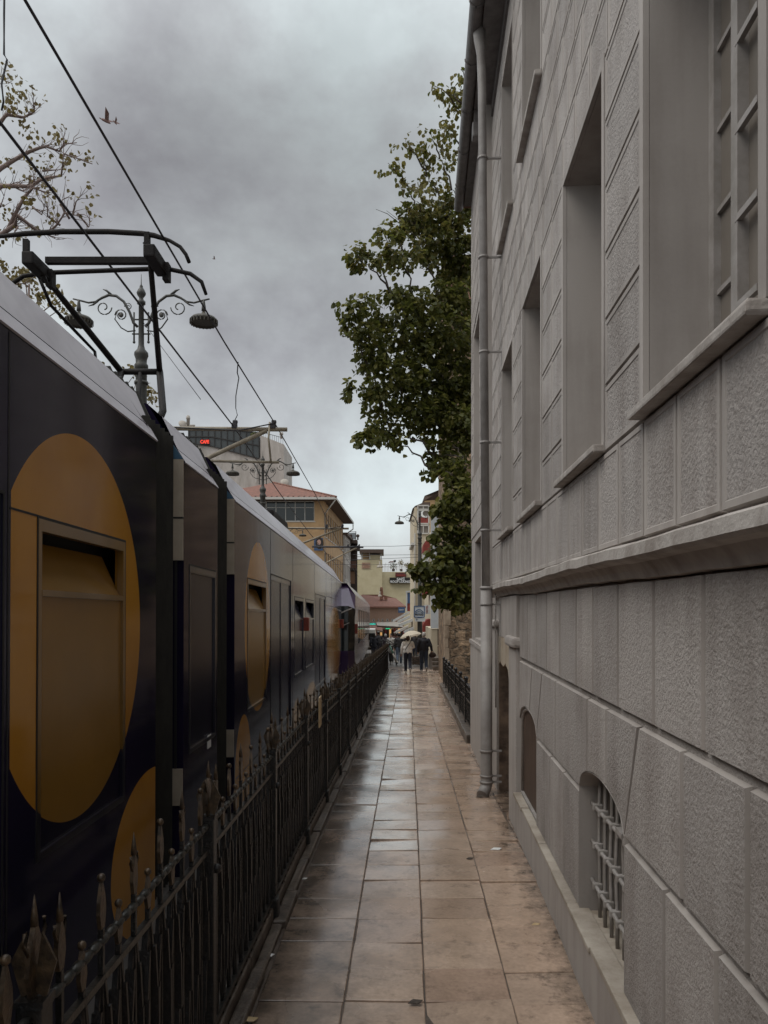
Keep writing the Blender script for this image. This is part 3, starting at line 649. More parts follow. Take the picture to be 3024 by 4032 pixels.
# pantograph, set out in world space and brought into the tram's frame
TM = (Matrix.Translation(tram.location) @ tram.rotation_euler.to_matrix().to_4x4()).inverted()
def trob(name, mb, m, par): o = ob(name, mb, m, None); o.data.transform(TM); o.parent = par; return o
HZP = 5.52; HY = 7.45
m = MB(); hx = lambda px: (px - 829.5) / 1661 * HY; hz = lambda py: CZ + (1311 - py) / 1661 * HY
kn = [Vector((-2.42, 8.9, 4.8)), Vector((-2.6 + .02, 8.9, 4.8))]
kl, kr = atd(262, 803, 8.9), atd(345, 803, 8.9); hl, hr = atd(92, 592, HY + .05), atd(324, 556, HY + .05)
m.tube([hl, hl.lerp(kl, .5), kl], [.028, .034, .036], 10); m.tube([hr, hr.lerp(kr, .5), kr], [.026, .03, .034], 10); m.tube([kl - Vector((.03, 0, 0)), kr + Vector((.03, 0, 0))], .035, 10)
pan = trob('pantograph', m, m_panto, tram)
m = MB(); m.tube([kr, atd(352, 888, 8.5), Vector((-2.42, 8.0, 3.86))], [.04, .04, .045], 10); m.tube([kl.lerp(kr, .5), atd(298, 870, 8.6), Vector((-2.75, 8.1, 3.85))], .025, 8); m.tube([kl, Vector((-3.0, 8.0, 3.86))], .045, 8)
m.box(-2.65, -2.38, 7.9, 8.5, 3.75, 4.12, bev=.03); trob('lower_arm', m, m_panto, pan)
m = MB(); zz = lambda px: None
m.tube([Vector((hx(a), HY - .18, hz(b))) for a, b in ((-60, 572), (-25, 545), (20, 530), (75, 524), (150, 520), (250, 520), (320, 524), (345, 528), (378, 539), (400, 552), (412, 568), (419, 585))], [.018] * 3 + [.026] * 5 + [.018] * 4, 8)
m.tube([Vector((hx(a), HY + .2, hz(b))) for a, b in ((-50, 640), (10, 590), (30, 577), (75, 570), (345, 560), (400, 572), (425, 590), (435, 618))], [.02, .022, .022, .024, .024, .022, .02, .016], 8)
m.box(hx(100), hx(328), HY - .03, HY + .03, hz(570), hz(557)); trob('collector_head', m, m_panto, pan)
m = MB()
for px, py in ((80, 575), (335, 560)):
    c = Vector((hx(px), HY, hz(py))); m.box(c.x - .05, c.x + .06, HY - .22, HY + .24, c.z - .07, c.z + .05, bev=.015); m.bar((c.x - .02, HY - .18, c.z), (c.x - .02, HY - .18, c.z + .17), .05); m.box(c.x + .04, c.x + .1, HY + .1, HY + .2, c.z - .15, c.z + .02)
    m.tube([(c.x - .08, HY - .1, c.z + .12), (c.x + .02, HY, c.z), (c.x + .07, HY + .1, c.z - .1)], .014, 6)
m.tube([(hx(88), HY, hz(600)), (hx(95), HY, hz(625)), (hx(104), HY, hz(612)), (hx(98), HY, hz(596))], .006, 5)
m.tube([atd(84, 598, HY + .3), atd(110, 660, 7.9), atd(165, 718, 8.4), atd(205, 760, 8.9), (-3.0, 8.3, 3.9)], .018, 7)
trob('knuckle', m, m_panto, pan)

# ------------------------------------------------------------------ the second tram, coupled behind
OV2 = [(8, 1.3, 3, 1.0, 3, 30)]
m_wrap2 = wrap_material('mauve_wrap', (.1, .075, .1), (.16, .12, .13), (.15, .17, .26), (.12, .14, .22), .22, [(2.2, 2.75, 2.4, .42, .6, 8)], coat=.2)
m_purple = mat('purple_nose', (.045, .022, .065), .3, (.03, .014, .045), 3, coat=.3)
t2 = thing('tram', 'farther tram with purple nose and raised windscreen visor, standing past the dark navy one', 'tram', (-1.15, 29.9, -.72)); t2.rotation_euler = (-.012, 0, 0)
m = MB(); Z1_, Z2_ = 3.3, 3.78
holes2 = [(4 + 3.4 * k, 6.7 + 3.4 * k, 1.2, 2.75) for k in range(8)]
m.grid(1.0, 32, .1, Z1_, holes2, lambda y, z: (0, y, z)); m.face([(0, 1, Z1_), (0, 32, Z1_), (-.35, 32, Z2_), (-.35, 1, Z2_)]); m.face([(-.35, 1, Z2_), (-.35, 32, Z2_), (-2.4, 32, Z2_), (-2.4, 1, Z2_)]); m.face([(-2.4, 1, .1), (-2.4, 32, .1), (-2.4, 32, Z2_), (-2.4, 1, Z2_)])
m.face([(0, 1, .1), (0, 0.55, .3), (0, .35, 2.2), (0, 1, Z1_)]); m.face([(0, 32, .1), (0, 32, Z1_), (-2.4, 32, Z1_), (-2.4, 32, .1)])
b2 = ob('body', m, m_wrap2, t2, world=False)
m = MB(); m.face([(0, 1, Z1_), (0, .35, 2.75), (-.25, .1, 2.85), (-2.15, .1, 2.85), (-2.4, .35, 2.75), (-2.4, 1, Z1_), (-2.05, 1.2, Z2_), (-.35, 1.2, Z2_)]); m.face([(0, 1, Z1_), (-.35, 1.2, Z2_), (-.35, 1, Z2_)]); m.face([(0, 1, Z1_), (0, .35, 2.75), (0, 1, 2.4)])
ob('nose_cap', m, m_purple, t2, world=False)
m = MB(); m.face([(0, .35, 2.75), (-.25, .1, 2.85), (-.25, .02, 1.1), (0, .3, 1.1)]); m.face([(-.25, .1, 2.85), (-2.15, .1, 2.85), (-2.15, .02, 1.1), (-.25, .02, 1.1)]); m.face([(-2.15, .1, 2.85), (-2.4, .35, 2.75), (-2.4, .3, 1.1), (-2.15, .02, 1.1)])
ob('windscreen', m, m_glassdark, t2, world=False)
m = MB(); m.face([(0, .3, 1.1), (-.25, .02, 1.1), (-.25, .1, .2), (0, .4, .2)]); m.face([(-.25, .02, 1.1), (-2.15, .02, 1.1), (-2.15, .1, .2), (-.25, .1, .2)]); m.face([(-2.15, .02, 1.1), (-2.4, .3, 1.1), (-2.4, .4, .2), (-2.15, .1, .2)])
ob('bumper', m, m_purple, t2, world=False)
for h in holes2: p = MB(); p.box(-.05, -.012, *h); ob('window', p, m_glassdark, t2, world=False)
m = MB(); m.bar((-.2, .06, 2.2), (-.75, .02, 1.95), .03, mi=0); m.bar((-.1, .1, 2.76), (-.7, -.15, 2.5), .04, mi=0); ob('wiper', m, m_frame, t2, world=False)
for x in (.04, -2.44): p = MB(); p.box(x - .06, x + .06, .75, .9, 1.75, 2.15, bev=.02); ob('side_lamp', p, m_redlamp, t2, world=False)

# ------------------------------------------------------------------ the long iron fence
fence = thing('iron_fence', 'long black iron fence of leaf-tipped bars between tram and wet path', 'fence', (fx(5), 5, 0))
def flip(y): return Vector((fx(y), y, gz(y)))
PS = 1.63; posts = [5.13 + PS * k for k in range(-3, 19)]
def leaf_tip(m, c, h, w, kind=0, mi=0):
    """flat wrought leaf with a ball or a pointed tip, lying in the fence's plane"""
    c = Vector(c)
    pts = [(-.25, 0), (-.5, .3), (-.42, .55), (-.15, .8), (0, .92), (.15, .8), (.42, .55), (.5, .3), (.25, 0)]
    P = [c + Vector((.006, a * w, b * h)) for a, b in pts]; m.prism(P, (-.012, 0, 0), mi=mi)
    if kind == 0: m.ball(c + Vector((0, 0, h)), .013, 8, mi=mi)
    else:
        m.lathe(c + Vector((0, 0, h * .85)), [(.011, 0), (.008, .03), (.001, .075)], 6, mi=mi)
        for sgn in (-1, 1): m.tube([c + Vector((0, sgn * w * .3, h * .5)), c + Vector((0, sgn * w * .7, h * .72)), c + Vector((0, sgn * w * .62, h * .86))], .005, 5, mi=mi)
NP = 11; npick = 0; rest = MB()
for i, y in enumerate(posts):
    b = flip(y); m = MB(); t = .032
    m.box(b.x - t, b.x + t, y - t, y + t, b.z - .1, b.z + 1.13, bev=.005, mi=0); m.box(b.x - .05, b.x + .05, y - .05, y + .05, b.z - .1, b.z + .16, bev=.012, mi=0); m.box(b.x - .036, b.x + .036, y - .036, y + .036, b.z + 1.13, b.z + 1.145, mi=0)
    m.ball((b.x + .04, y, b.z + .9), .022, 8, mi=0)
    po = ob('post', m, [m_black, m_finial], fence)
    f = MB(); leaf_tip(f, (b.x, y, b.z + 1.145), .2, .085, 1); f.prism([(b.x - .03, y + .004, b.z + 1.14), (b.x - .055, y + .004, b.z + 1.23), (b.x - .02, y + .004, b.z + 1.3), (b.x, y + .004, b.z + 1.16)], (0, -.008, 0)); f.prism([(b.x + .03, y + .004, b.z + 1.14), (b.x + .055, y + .004, b.z + 1.23), (b.x + .02, y + .004, b.z + 1.3), (b.x, y + .004, b.z + 1.16)], (0, -.008, 0))
    ob('leaf_finial', f, m_finial, po)
    if i == len(posts) - 1: break
    y1 = posts[i + 1]; m = MB()
    for k in range(26):                               # twisted top rail
        ya = y + .03 + (y1 - y - .06) * k / 26; yb = y + .03 + (y1 - y - .06) * (k + 1) / 26; a = flip(ya) + Vector((0, 0, 1.1)); c = flip(yb) + Vector((0, 0, 1.1))
        m.tube([a, a.lerp(c, .3), a.lerp(c, .7), c], [.0105, .0155, .0155, .0105], 6)
    for z, w in ((.99, .022), (.15, .028)): m.bar(flip(y) + Vector((0, 0, z)), flip(y1) + Vector((0, 0, z)), w)
    ob('rail', m, m_chrome, fence)
    for k in range(NP):
        yy = y + (y1 - y) * (k + 1) / (NP + 1); c = flip(yy); near = npick < 100 and y > 1.0; m = MB() if near else rest
        tall = k % 2 == 0; hh = (1.14 if tall else 1.03) + rng.uniform(-.012, .012)
        m.bar(c + Vector((0, 0, .02)), c + Vector((0, 0, hh)), .016, mi=0)
        g2 = (y1 - y) / (NP + 1) * .46
        for sg in (-1, 1):                            # bowed side straps making a lancet with the neighbour
            pts = [c + Vector((.004 * sg, sg * g2 * q, z)) for q, z in ((.08, .16), (.55, .3), (.9, .52), (.75, .74), (.35, .9), (.06, .985))]
            jw = rng.uniform(.7, 1.5)
            for k_, (p, q) in enumerate(zip(pts, pts[1:])): m.bar(p, q, .014, (.012, .02, .034, .028, .014)[k_] * jw, up=(1, 0, 0), mi=0)
        leaf_tip(m, c + Vector((0, 0, hh)), .15 if tall else .125, .05, 1 if k % 4 == 0 else 0, mi=1)
        if near: ob('picket', m, [m_black, m_finial], fence); npick += 1
ro = ob('picket', rest, [m_black, m_finial], fence); ro['kind'] = 'stuff'
m = MB(); c = Vector((fx(7.6), 7.6, gz(7.6))); m.box(c.x + .035, c.x + .045, 7.48, 7.72, c.z + .95, c.z + 1.24, mi=0)
for k in range(6): m.box(c.x + .0452, c.x + .0465, 7.51, 7.51 + (.1 if k % 2 else .17), c.z + 1.0 + .034 * k, c.z + 1.008 + .034 * k, mi=1) if False else None
single('notice', m, [m_paper, m_rubber], 'yellowed paper notice tied to the long iron fence', 'notice')
# ------------------------------------------------------------------ ornate street lamps (local z from the pavement)
def spiral(c, r0, turns, sgn, up=1, n=18, ax=1):
    return [Vector((c[0] + sgn * ax * (r0 * (1 - .75 * k / n)) * math.cos(turns * 2 * math.pi * k / n), 0, c[2] + up * (r0 * (1 - .75 * k / n)) * math.sin(turns * 2 * math.pi * k / n))) for k in range(n + 1)]
def arm(sg):
    m = MB(); X = lambda x, z: Vector((sg * x, 0, z))
    m.tube([X(.08, 8.2), X(.16, 8.28), X(.24, 8.5), X(.36, 8.72), X(.52, 8.84), X(.68, 8.86), X(.82, 8.8), X(.95, 8.72), X(1.1, 8.7), X(1.25, 8.74), X(1.42, 8.78)], [.03, .03, .028, .028, .03, .03, .026, .022, .02, .02, .016], 7)
    m.tube([X(.12, 8.12), X(.28, 8.1), X(.42, 8.18), X(.55, 8.36), X(.5, 8.52)], .014, 6)
    m.tube(spiral(X(.42, 8.44), .13, 1.6, sg), .013, 6); m.tube(spiral(X(.78, 8.6), .17, 1.2, -sg, -1), .013, 6); m.tube(spiral(X(.27, 8.62), .08, 1.5, sg), .01, 6)
    m.tube([X(.62, 8.86), X(.72, 8.95), X(.8, 8.98)], [.03, .024, .006], 6); m.tube([X(.9, 8.74), X(1.0, 8.66), X(1.1, 8.63)], [.024, .018, .006], 6)
    m.ball(X(.42, 8.44), .05, 8, sy=.5); m.lathe(X(1.3, 8.5), [(.02, .26), (.03, .2), (.045, .1), (.05, .03)], 8)
    return m
def shade(sg):
    m = MB(); c = Vector((sg * 1.3, 0, 8.2))
    m.lathe(c, [(.04, .3), (.06, .25), (.15, .225), (.24, .19), (.275, .15), (.285, .11), (.275, .105), (.27, 0.05), (.25, .05), (.24, .08)], 24)
    for k in range(24):
        t = 2 * math.pi * k / 24; m.box(-.006, .006, -.012, .012, .05, .14, M=Matrix.Translation(c + Vector((.284 * math.cos(t), .284 * math.sin(t), .0))) @ Matrix.Rotation(t, 4, 'Z'))
    return m
def lamp(label, x, y, z, arms, rz=0, sc_=1):
    t = thing('street_lamp', label, 'street lamp', (x, y, z), rz, 'ornate iron street lamps'); t.scale = (sc_,) * 3
    m = MB(); m.lathe((0, 0, 0), [(.28, 0), (.28, .5), (.2, .6), (.16, .9), (.15, 3.2), (.19, 3.25), (.19, 3.4), (.14, 3.5), (.112, 7.4), (.115, 7.9), (.14, 7.93), (.14, 8.0), (.11, 8.04), (.115, 8.12), (.145, 8.2), (.14, 8.26), (.08, 8.33), (.058, 8.42), (.052, 9.25), (.085, 9.27), (.085, 9.33), (.05, 9.35), (.042, 9.4), (.085, 9.46), (.095, 9.5), (.065, 9.57), (.03, 9.62), (.036, 9.64), (.012, 9.68), (.004, 9.9)], 16)
    m.lathe((0, 0, 7.6), [(.14, 0), (.145, .03), (.14, .06)], 16); po = ob('pole', m, m_lamp, t, world=False)
    for sg in arms:
        a = ob('arm', arm(sg), m_lamp, t, world=False); ls = ob('lamp_shade', shade(sg), m_lampshade, a, world=False); a.location.z = .6
        m = MB(); m.tube([(sg * .15, 0, 7.9), (sg * .15, 0, 8.5)], .018, 6); m.ball((sg * .15, 0, 7.88), .03, 8)
        for z_ in (8.05, 8.35): m.tube([(0, 0, z_), (sg * .19, 0, z_)], .016, 6)
        ob('brace', m, m_lamp, a, world=False)
    return t
lamp('two-armed iron street lamp seen through the pantograph of the dark tram', -5.05, 16, -.88, (-1, 1))
lamp('two-armed iron street lamp against the roof-terrace building and tiled roof', -5.2, 33, 7.85 - 8.95, (-1, 1))
lamp('distant iron street lamp half hidden by the tram roof, before the ochre building', -7.75, 61, 7.8 - 8.95, (-1, 1))
lamp('single-armed iron street lamp with sign plates by the cream shops', 2.05, 44, gz(44), (-1,), 0, .9)

# ------------------------------------------------------------------ overhead line
m_tube = mat('pale_bracket_tube', (.3, .26, .19), .5, (.2, .16, .11), 8)
def wire(name, pts, r, label, cat='wire', group=None): m = MB(); m.tube(pts, r, 6); return single(name, m, m_wire, label, cat, group)
Yk = [2.5, 6, 10, 14.3, 22, 31, 38, 45, 52, 60]
def wz(y): return 5.6 - .012 * (y - 5) if y < 15 else 5.45 - .022 * (y - 15)
wire('contact_wire', [(-2.08 + (.06 if y > 12 else 0) + (.1 * math.sin(y / 9) if y > 16 else 0), y, wz(y) + .0) for y in Yk], .011, 'overhead tram wire nearer the path, crossing the sky from the top edge', 'wire', 'overhead tram wires')
wire('contact_wire', [(-2.72 - .006 * y + (.1 * math.cos(y / 9) if y > 16 else 0), y, wz(y) - .03) for y in Yk], .013, 'overhead tram wire resting on the pantograph, entering from the left edge', 'wire', 'overhead tram wires')
a = Vector((-2.05, 10.8, wz(10.8))); b = at(922, 1660, 14.3)
wire('jumper_cable', [a, a + Vector((-.03, .1, -.12)), a.lerp(b, .12) + Vector((.02, 0, -.1)), a.lerp(b, .5), b + Vector((.03, 0, .25)), b + Vector((.06, 0, .12)), b], .008, 'looped dropper cable hanging from the wire nearer the path', 'cable')
c = Vector((-2.72, 5.4, wz(5.4))); wire('jumper_cable', [c + Vector((.02, .03, .0)), at(14, 400, 5.4), at(6, 330, 5.4), at(28, 235, 5.4), at(16, 215, 5.4), at(16, 60, 5.4), at(20, -200, 5.3)], .007, 'dropper cable hanging at the top left corner of the sky', 'cable')
wire('guy_wire', [(-5.0, 16, 8.0), (-3.1, 13, 5.6)], .006, 'thin stay wire slanting down behind the pantograph', 'wire')
def bracket(Y, X0, X1, z, zl, label, strut=True, dark=False):
    t = thing('catenary_bracket', label, 'bracket', (X0, Y, z), 0, 'overhead line brackets')
    m = MB(); m.tube([(X0, Y, z), (X1, Y, z - .03)], .04 if not dark else .055, 8); ob('top_tube', m, m_tube if not dark else m_wire, t)
    m = MB(); m.tube([(X0, Y, z - 1.35), (X1 - .38, Y, z - .05)], .042, 8); ob('strut', m, m_tube, t)
    if zl: m = MB(); m.tube([(X0, Y, zl + .06), (X1 - .15, Y, zl)], .026, 8); m.tube([(X1 - .32, Y - .03, z + .1), (X1 - .34, Y - .05, z - .2), (X1 - .3, Y - .02, zl)], .02, 6); ob('registration_arm', m, m_tube, t)
    m = MB()
    for x in (X1 - .26, -2.78 if X1 > -2.5 and Y < 20 else X1 - .9):
        m.box(x - .05, x + .05, Y - .05, Y + .05, z - .02, z + .09, bev=.015); m.box(x - .03, x + .06, Y - .05, Y + .03, z + .08, z + .14, bev=.02)
    m.tube([(X0, Y - .05, z - .06), (X0 + .9, Y - .05, z + .01), (X1 - .9, Y - .05, z - .06), (X1 - .2, Y - .05, z + .08)], .012, 6)
    ob('insulator', m, m_wire, t); return t
bracket(14.3, -4.98, -1.80, 5.42, 4.78, 'pale tube bracket holding the wires beside the roof-terrace building')
bracket(31, -5.2, -1.42, 5.28, None, 'pale tube bracket crossing in front of the ochre house windows')
bracket(45, -4.2, -1.2, 5.62, None, 'dark double tube bracket before the timber balconies, farthest of the brackets', dark=True)
po = Vector((2.0, 44, 0))
for (x0, y0, Y0, y1, l) in ((1431, 2151, 45, 2147, 'topmost span wire between far bracket and lamp pole'), (1390, 2183, 50, 2184, 'second span wire below the top one, reaching the lamp pole'), (1300, 2206, 50, 2194, 'third span wire rising slightly towards the lamp pole'), (1310, 2222, 50, 2221, 'lowest span wire in front of the yellow rooftop terrace')):
    a = at(x0, y0, Y0); b = at(1645, y1, 44); wire('span_wire', [a, a.lerp(b, .5) - Vector((0, 0, .03)), b], .012, l, 'wire', 'span wires')

# ------------------------------------------------------------------ background buildings
def bmat(name, c, c2, rough=.85, **k): return mat(name, c, rough, c2, k.pop('ns', .8), 6, k.pop('bump', .2), k.pop('bs', 8), **k)
m_ochre = bmat('ochre_render', (.5, .33, .17), (.38, .24, .125)); m_greyw = bmat('grey_stained_render', (.5, .46, .42), (.32, .29, .255), stretch=(1, 1, .3)); m_yellow = bmat('pale_yellow_render', (.66, .58, .38), (.58, .5, .31))
m_cream = bmat('cream_render', (.58, .5, .37), (.46, .39, .28)); m_timber = mat('dark_timber', (.07, .045, .03), .7, (.035, .022, .016), 6, 5, .3, 10); m_pinkwood = mat('pinkish_boarding', (.46, .31, .23), .8, (.32, .21, .155), 7, 5, .4, 9, stretch=(6, 6, .6))
m_winframe = mat('white_window_frame', (.5, .48, .44), .6); m_soffit = mat('brown_soffit', (.09, .06, .045), .8); m_red = mat('red_canvas', (.26, .045, .035), .75, (.17, .03, .022), 6, 5, .2, 10)
m_greyawn = mat('grey_canvas', (.4, .36, .31), .7, (.3, .265, .225), 4, 5, .2, 8); m_whitepan = mat('white_panel', (.55, .57, .58), .6, (.47, .49, .5), 2); m_brick = mat('weathered_brick', (.3, .15, .095), .9, (.19, .1, .065), 5, 5, .5, 14)
m_neonr = mat('red_led_sign', (.3, .02, .01), .5, emit=(1, .06, .03), estr=.55); m_neong = mat('green_led_sign', (.02, .3, .15), .5, emit=(.05, .9, .4), estr=.35); m_neont = mat('teal_led_sign', (.02, .3, .25), .5, emit=(.1, .85, .65), estr=.4)
m_signblack = mat('black_sign_board', (.018, .014, .012), .5); m_blue = mat('blue_sign', (.045, .095, .2), .6, (.035, .075, .16), 4); m_warm = mat('lit_shop_interior', (.3, .18, .06), .6, emit=(1, .55, .2), estr=.25)
def facade(name, o, u, w, h, wins, mater, root, depth=.18, thick=5, n=None):
    """wall sheet from point o along unit vector u, w wide, h high; wins = (a, b, z0, z1)"""
    m = MB(); u = Vector(u).normalized(); n_ = Vector((u.y, -u.x, 0)) if n is None else Vector(n)   # outward
    P = lambda a, z: o + u * a + Vector((0, 0, z)); m.grid(0, w, 0, h, wins, P)
    for a, b, z0, z1 in wins:
        A, B, C_, D = P(a, z0), P(b, z0), P(b, z1), P(a, z1); k = -n_ * depth
        for p, q in ((A, B), (B, C_), (C_, D), (D, A)): m.face([p, q, q + k, p + k])
    return m, P, n_
def win_fill(P, n_, wins, root, nv=1, nh=1, depth=.18, fr=None, t=.07, glass=None):
    for a, b, z0, z1 in wins:
        f = MB(); k = -n_ * (depth - .04)
        def br(p, q, w): f.bar(p + k, q + k, w, .06, up=n_)
        for x in (a + t / 2, b - t / 2): br(P(x, z0), P(x, z1), t)
        for z in (z0 + t / 2, z1 - t / 2): br(P(a, z), P(b, z), t)
        for i in range(1, nv): br(P(a + (b - a) * i / nv, z0), P(a + (b - a) * i / nv, z1), t)
        for i in range(1, nh): br(P(a, z0 + (z1 - z0) * .68), P(b, z0 + (z1 - z0) * .68), t * .8)
        br(P(a - .1, z0 - .05) + n_ * depth, P(b + .1, z0 - .05) + n_ * depth, .1)
        o = ob('window', f, fr or m_winframe, root); g = MB(); kk = -n_ * (depth - .01); g.face([P(a, z0) + kk, P(b, z0) + kk, P(b, z1) + kk, P(a, z1) + kk]); ob('pane', g, glass or m_glassdark, o)
# ochre corner house with hipped tile roof
Yb = 80; zb0 = gz(Yb) - .5; cx = at(1276, 2390, Yb).x; u2 = Vector((.0406, 1, 0)).normalized(); H1 = 13.1 - zb0
house = thing('corner_house', 'ochre corner house with tiled hip roof and wide white-framed window band', 'building', (cx, Yb, zb0))
w1 = [(12 - (1276 - p0) / F * Yb, 12 - (1276 - p1) / F * Yb, CZ - (2052 - HZ) / F * Yb - zb0, CZ - (1973 - HZ) / F * Yb - zb0) for p0, p1 in ((1010, 1238),)]
w1 += [(12 - 5.5, 12 - 4.1, H1 - 9.2, H1 - 7.2), (12 - 3.4, 12 - 2.0, H1 - 9.2, H1 - 7.2)]
m, P, nn = facade('f', Vector((cx - 12, Yb, zb0)), (1, 0, 0), 12, H1, w1, m_ochre, house); sw = []
m2, P2, nn2 = facade('s', Vector((cx, Yb, zb0)), u2, 21, H1, [(1.0 + 2.3 * k, 2.5 + 2.3 * k, H1 - 3.6 - 4.2 * j, H1 - 1.0 - 4.2 * j) for k in range(9) for j in range(3)], m_ochre, house)
sw = [(1.0 + 2.3 * k, 2.5 + 2.3 * k, H1 - 3.6 - 4.2 * j, H1 - 1.0 - 4.2 * j) for k in range(9) for j in range(3)]
for f in m2.b.faces: pass
ob('wall', m, m_ochre, house); ob('wall', m2, m_ochre, house)
win_fill(P, nn, w1[:1], house, 6, 2); win_fill(P, nn, w1[1:], house, 2, 2); win_fill(P2, nn2, sw, house, 2, 1)
zt = zb0 + H1; ov = 1.35; e0 = Vector((cx + ov, Yb - ov, zt)); e1 = Vector((cx, Yb, zt)) + u2 * 22 + Vector((ov, 0, 0)); e2 = Vector((cx - 13, Yb + 22, zt)); e3 = Vector((cx - 13, Yb - ov, zt))
m = MB(); ap0 = Vector((cx - 6.2, Yb + 6, zt + 2.9)); ap1 = Vector((cx - 5.5, Yb + 16, zt + 2.9)); up = Vector((0, 0, .25))
m.face([e0 + up, e1 + up, ap1, ap0], 0); m.face([e3 + up, e0 + up, ap0], 0); m.face([e1 + up, e2 + up, ap1], 0); m.face([e2 + up, e3 + up, ap0, ap1], 0)
for p, q in ((e0, e1), (e1, e2), (e2, e3), (e3, e0)): m.face([p, q, q + up, p + up], 2)
m.face([e0, e1, e2, e3], 1)
for s_ in range(26):                                  # rows of ridge tiles along the hip and eaves
    p = e3.lerp(e0, s_ / 26) + up; m.tube([p, p + Vector((.0, .5, .16))], .09, 5, mi=0)
    if s_ < 20: p = e0.lerp(ap0, s_ / 20) + up * (1 - s_ / 20); m.tube([p, e0.lerp(ap0, (s_ + 1) / 20) + up * (1 - s_ / 20)], .13, 6, mi=0)
ob('roof', m, [m_tile, m_soffit, m_winframe], house)
m = MB(); m.tube([e0 + Vector((-.1, .1, -.05)), Vector((cx + .1, Yb - .1, zt - 1.3)), Vector((cx + .1, Yb - .1, zt - 7))], .07, 6); m.tube([e1 + Vector((-.1, -.2, -.05)), e1 + Vector((-.1, -.2, -.7)), e1 + Vector((-1.3, -.3, -1.6))], .08, 6); ob('downpipe', m, m_winframe, house)
# poster of a dark-haired woman under the eaves is kept as a plain portrait poster
m = MB(); q = at(1237, 2168, 79.7); q2 = at(1272, 2118, 79.7); m.box(q.x, q2.x, 79.6, 79.7, q.z, q2.z, mi=0); xm = (q.x + q2.x) / 2 + .1; zm = (q.z + q2.z) / 2
m.prism([(xm + .42 * math.cos(t), 79.59, zm + .1 + .62 * math.sin(t)) for t in [2 * math.pi * k / 14 for k in range(14)]], (0, .005, 0), mi=1); m.prism([(xm + .2 * math.cos(t) - .05, 79.58, zm + .2 + .28 * math.sin(t)) for t in [2 * math.pi * k / 12 for k in range(12)]], (0, .005, 0), mi=2)
single('poster', m, [m_blue, m_signblack, mat('poster_skin', (.45, .28, .22), .6)], 'poster showing a long dark-haired head on the ochre corner house', 'poster')
# roof-terrace building behind it
Yc = 102; zc0 = gz(Yc) - .5; xr = at(1118, 2000, Yc).x; ctop = at(1118, 1722, Yc).z; cafe = thing('terrace_building', 'pale stained block with dark glazed roof terrace, behind the ochre house', 'building', (xr, Yc, zc0))
m = MB(); xl = at(812, 1900, Yc).x; mid = at(1025, 1900, Yc).x
def quadbox(x0, x1, z1a, z1b, y0, y1): m.prism([(x0, y0, zc0), (x1, y0, zc0), (x1, y0, z1b), (x0, y0, z1a)], (0, y1 - y0, 0))
tz1 = at(1021, 1722, Yc).z; quadbox(mid, xr, tz1 + .3, at(1118, 1750, Yc).z, Yc, Yc + 9); m.prism([(xl - 6, Yc + .05, zc0), (mid - .02, Yc + .05, zc0), (mid - .02, Yc + .05, at(1021, 1803, Yc).z), at(830, 1752, Yc + .05), (xl - 6, Yc + .05, at(0, 1738, Yc).z)], (0, 8.9, 0))
ob('wall', m, m_greyw, cafe)
m = MB(); gt = [at(755, 1690, Yc), at(980, 1682, Yc), at(1021, 1700, Yc)]; gb = [at(755, 1750, Yc), at(820, 1752, Yc), at(1021, 1806, Yc)]
m.prism([at(740, 1744, Yc), at(740, 1694, Yc), at(830, 1684, Yc), at(1020, 1704, Yc), at(1020, 1805, Yc), at(830, 1756, Yc)], (0, 2, 0)); tg = ob('terrace_glazing', m, mat('smoky_terrace_glass', (.06, .065, .065), .25, (.045, .05, .05), .6), cafe)
m = MB()
for k in range(12):
    px = 745 + 25 * k; f_ = (px - 830) / 190 if px > 830 else 0; yt = 1688 + (16 * f_ if f_ > 0 else 0); ybm = 1752 + 52 * max(0, f_); m.bar(at(px, yt, Yc - .06), at(px, ybm, Yc - .06), .1)
for (a, b) in (((740, 1694), (830, 1684)), ((830, 1684), (1020, 1704)), ((830, 1720), (1020, 1755)), ((740, 1720), (830, 1720)), ((830, 1756), (1020, 1806)), ((740, 1746), (830, 1756))): m.bar(at(*a, Yc - .07), at(*b, Yc - .07), .14)
ob('glazing_bars', m, m_signblack, tg)
m = MB(); N_ = 16
for k in range(N_ + 1):
    px = 980 + (1114 - 980) * k / N_; yb_ = 1712 + (px - 980) / 134 * 36; m.bar(at(px, yb_ + 4, Yc + .3), at(px, yb_ - 24, Yc + .3), .035)
m.bar(at(980, 1688, Yc + .3), at(1114, 1724, Yc + .3), .06); ob('terrace_railing', m, m_black, cafe)
m = MB(); m.bar(at(1008, 1812, Yc - .15), at(1008, 1900, Yc - .15), .12); ob('downpipe', m, m_winframe, cafe)
def disc_thing(px, py, Y, r, label, rz=.5):
    m = MB(); c = at(px, py, Y); m.lathe(c, [(0.01, .12), (r * .5, .08), (r * .85, -.0), (r, -.1), (r * .98, -.12), (r * .5, .02), (.01, .06)], 18, M=Matrix.Rotation(rz, 3, 'Z') @ Matrix.Rotation(R(62), 3, 'X')); m.bar(c, c + Vector((0, .1, -r * 1.5)), .06)
    single('satellite_dish', m, m_greyawn, label, 'satellite dish', 'satellite dishes')
disc_thing(722, 1668, Yc, .62, 'satellite dish at the left end of the terrace roof'); disc_thing(1121, 1898, 93, .55, 'satellite dish above the tiled hip roof', .2)
m = MB(); c = at(741, 1672, Yc); m.lathe(c, [(.22, -.2), (.22, .7), (.27, .72), (.27, .95), (.22, 1.0), (.22, 1.15), (.05, 1.25)], 14); m.tube([c + Vector((-.3, 0, -.15)), c + Vector((.9, 0, -.15))], .16, 8); single('roof_vent', m, m_greyawn, 'metal chimney cowl on the terrace roof beside a dish', 'roof vent')
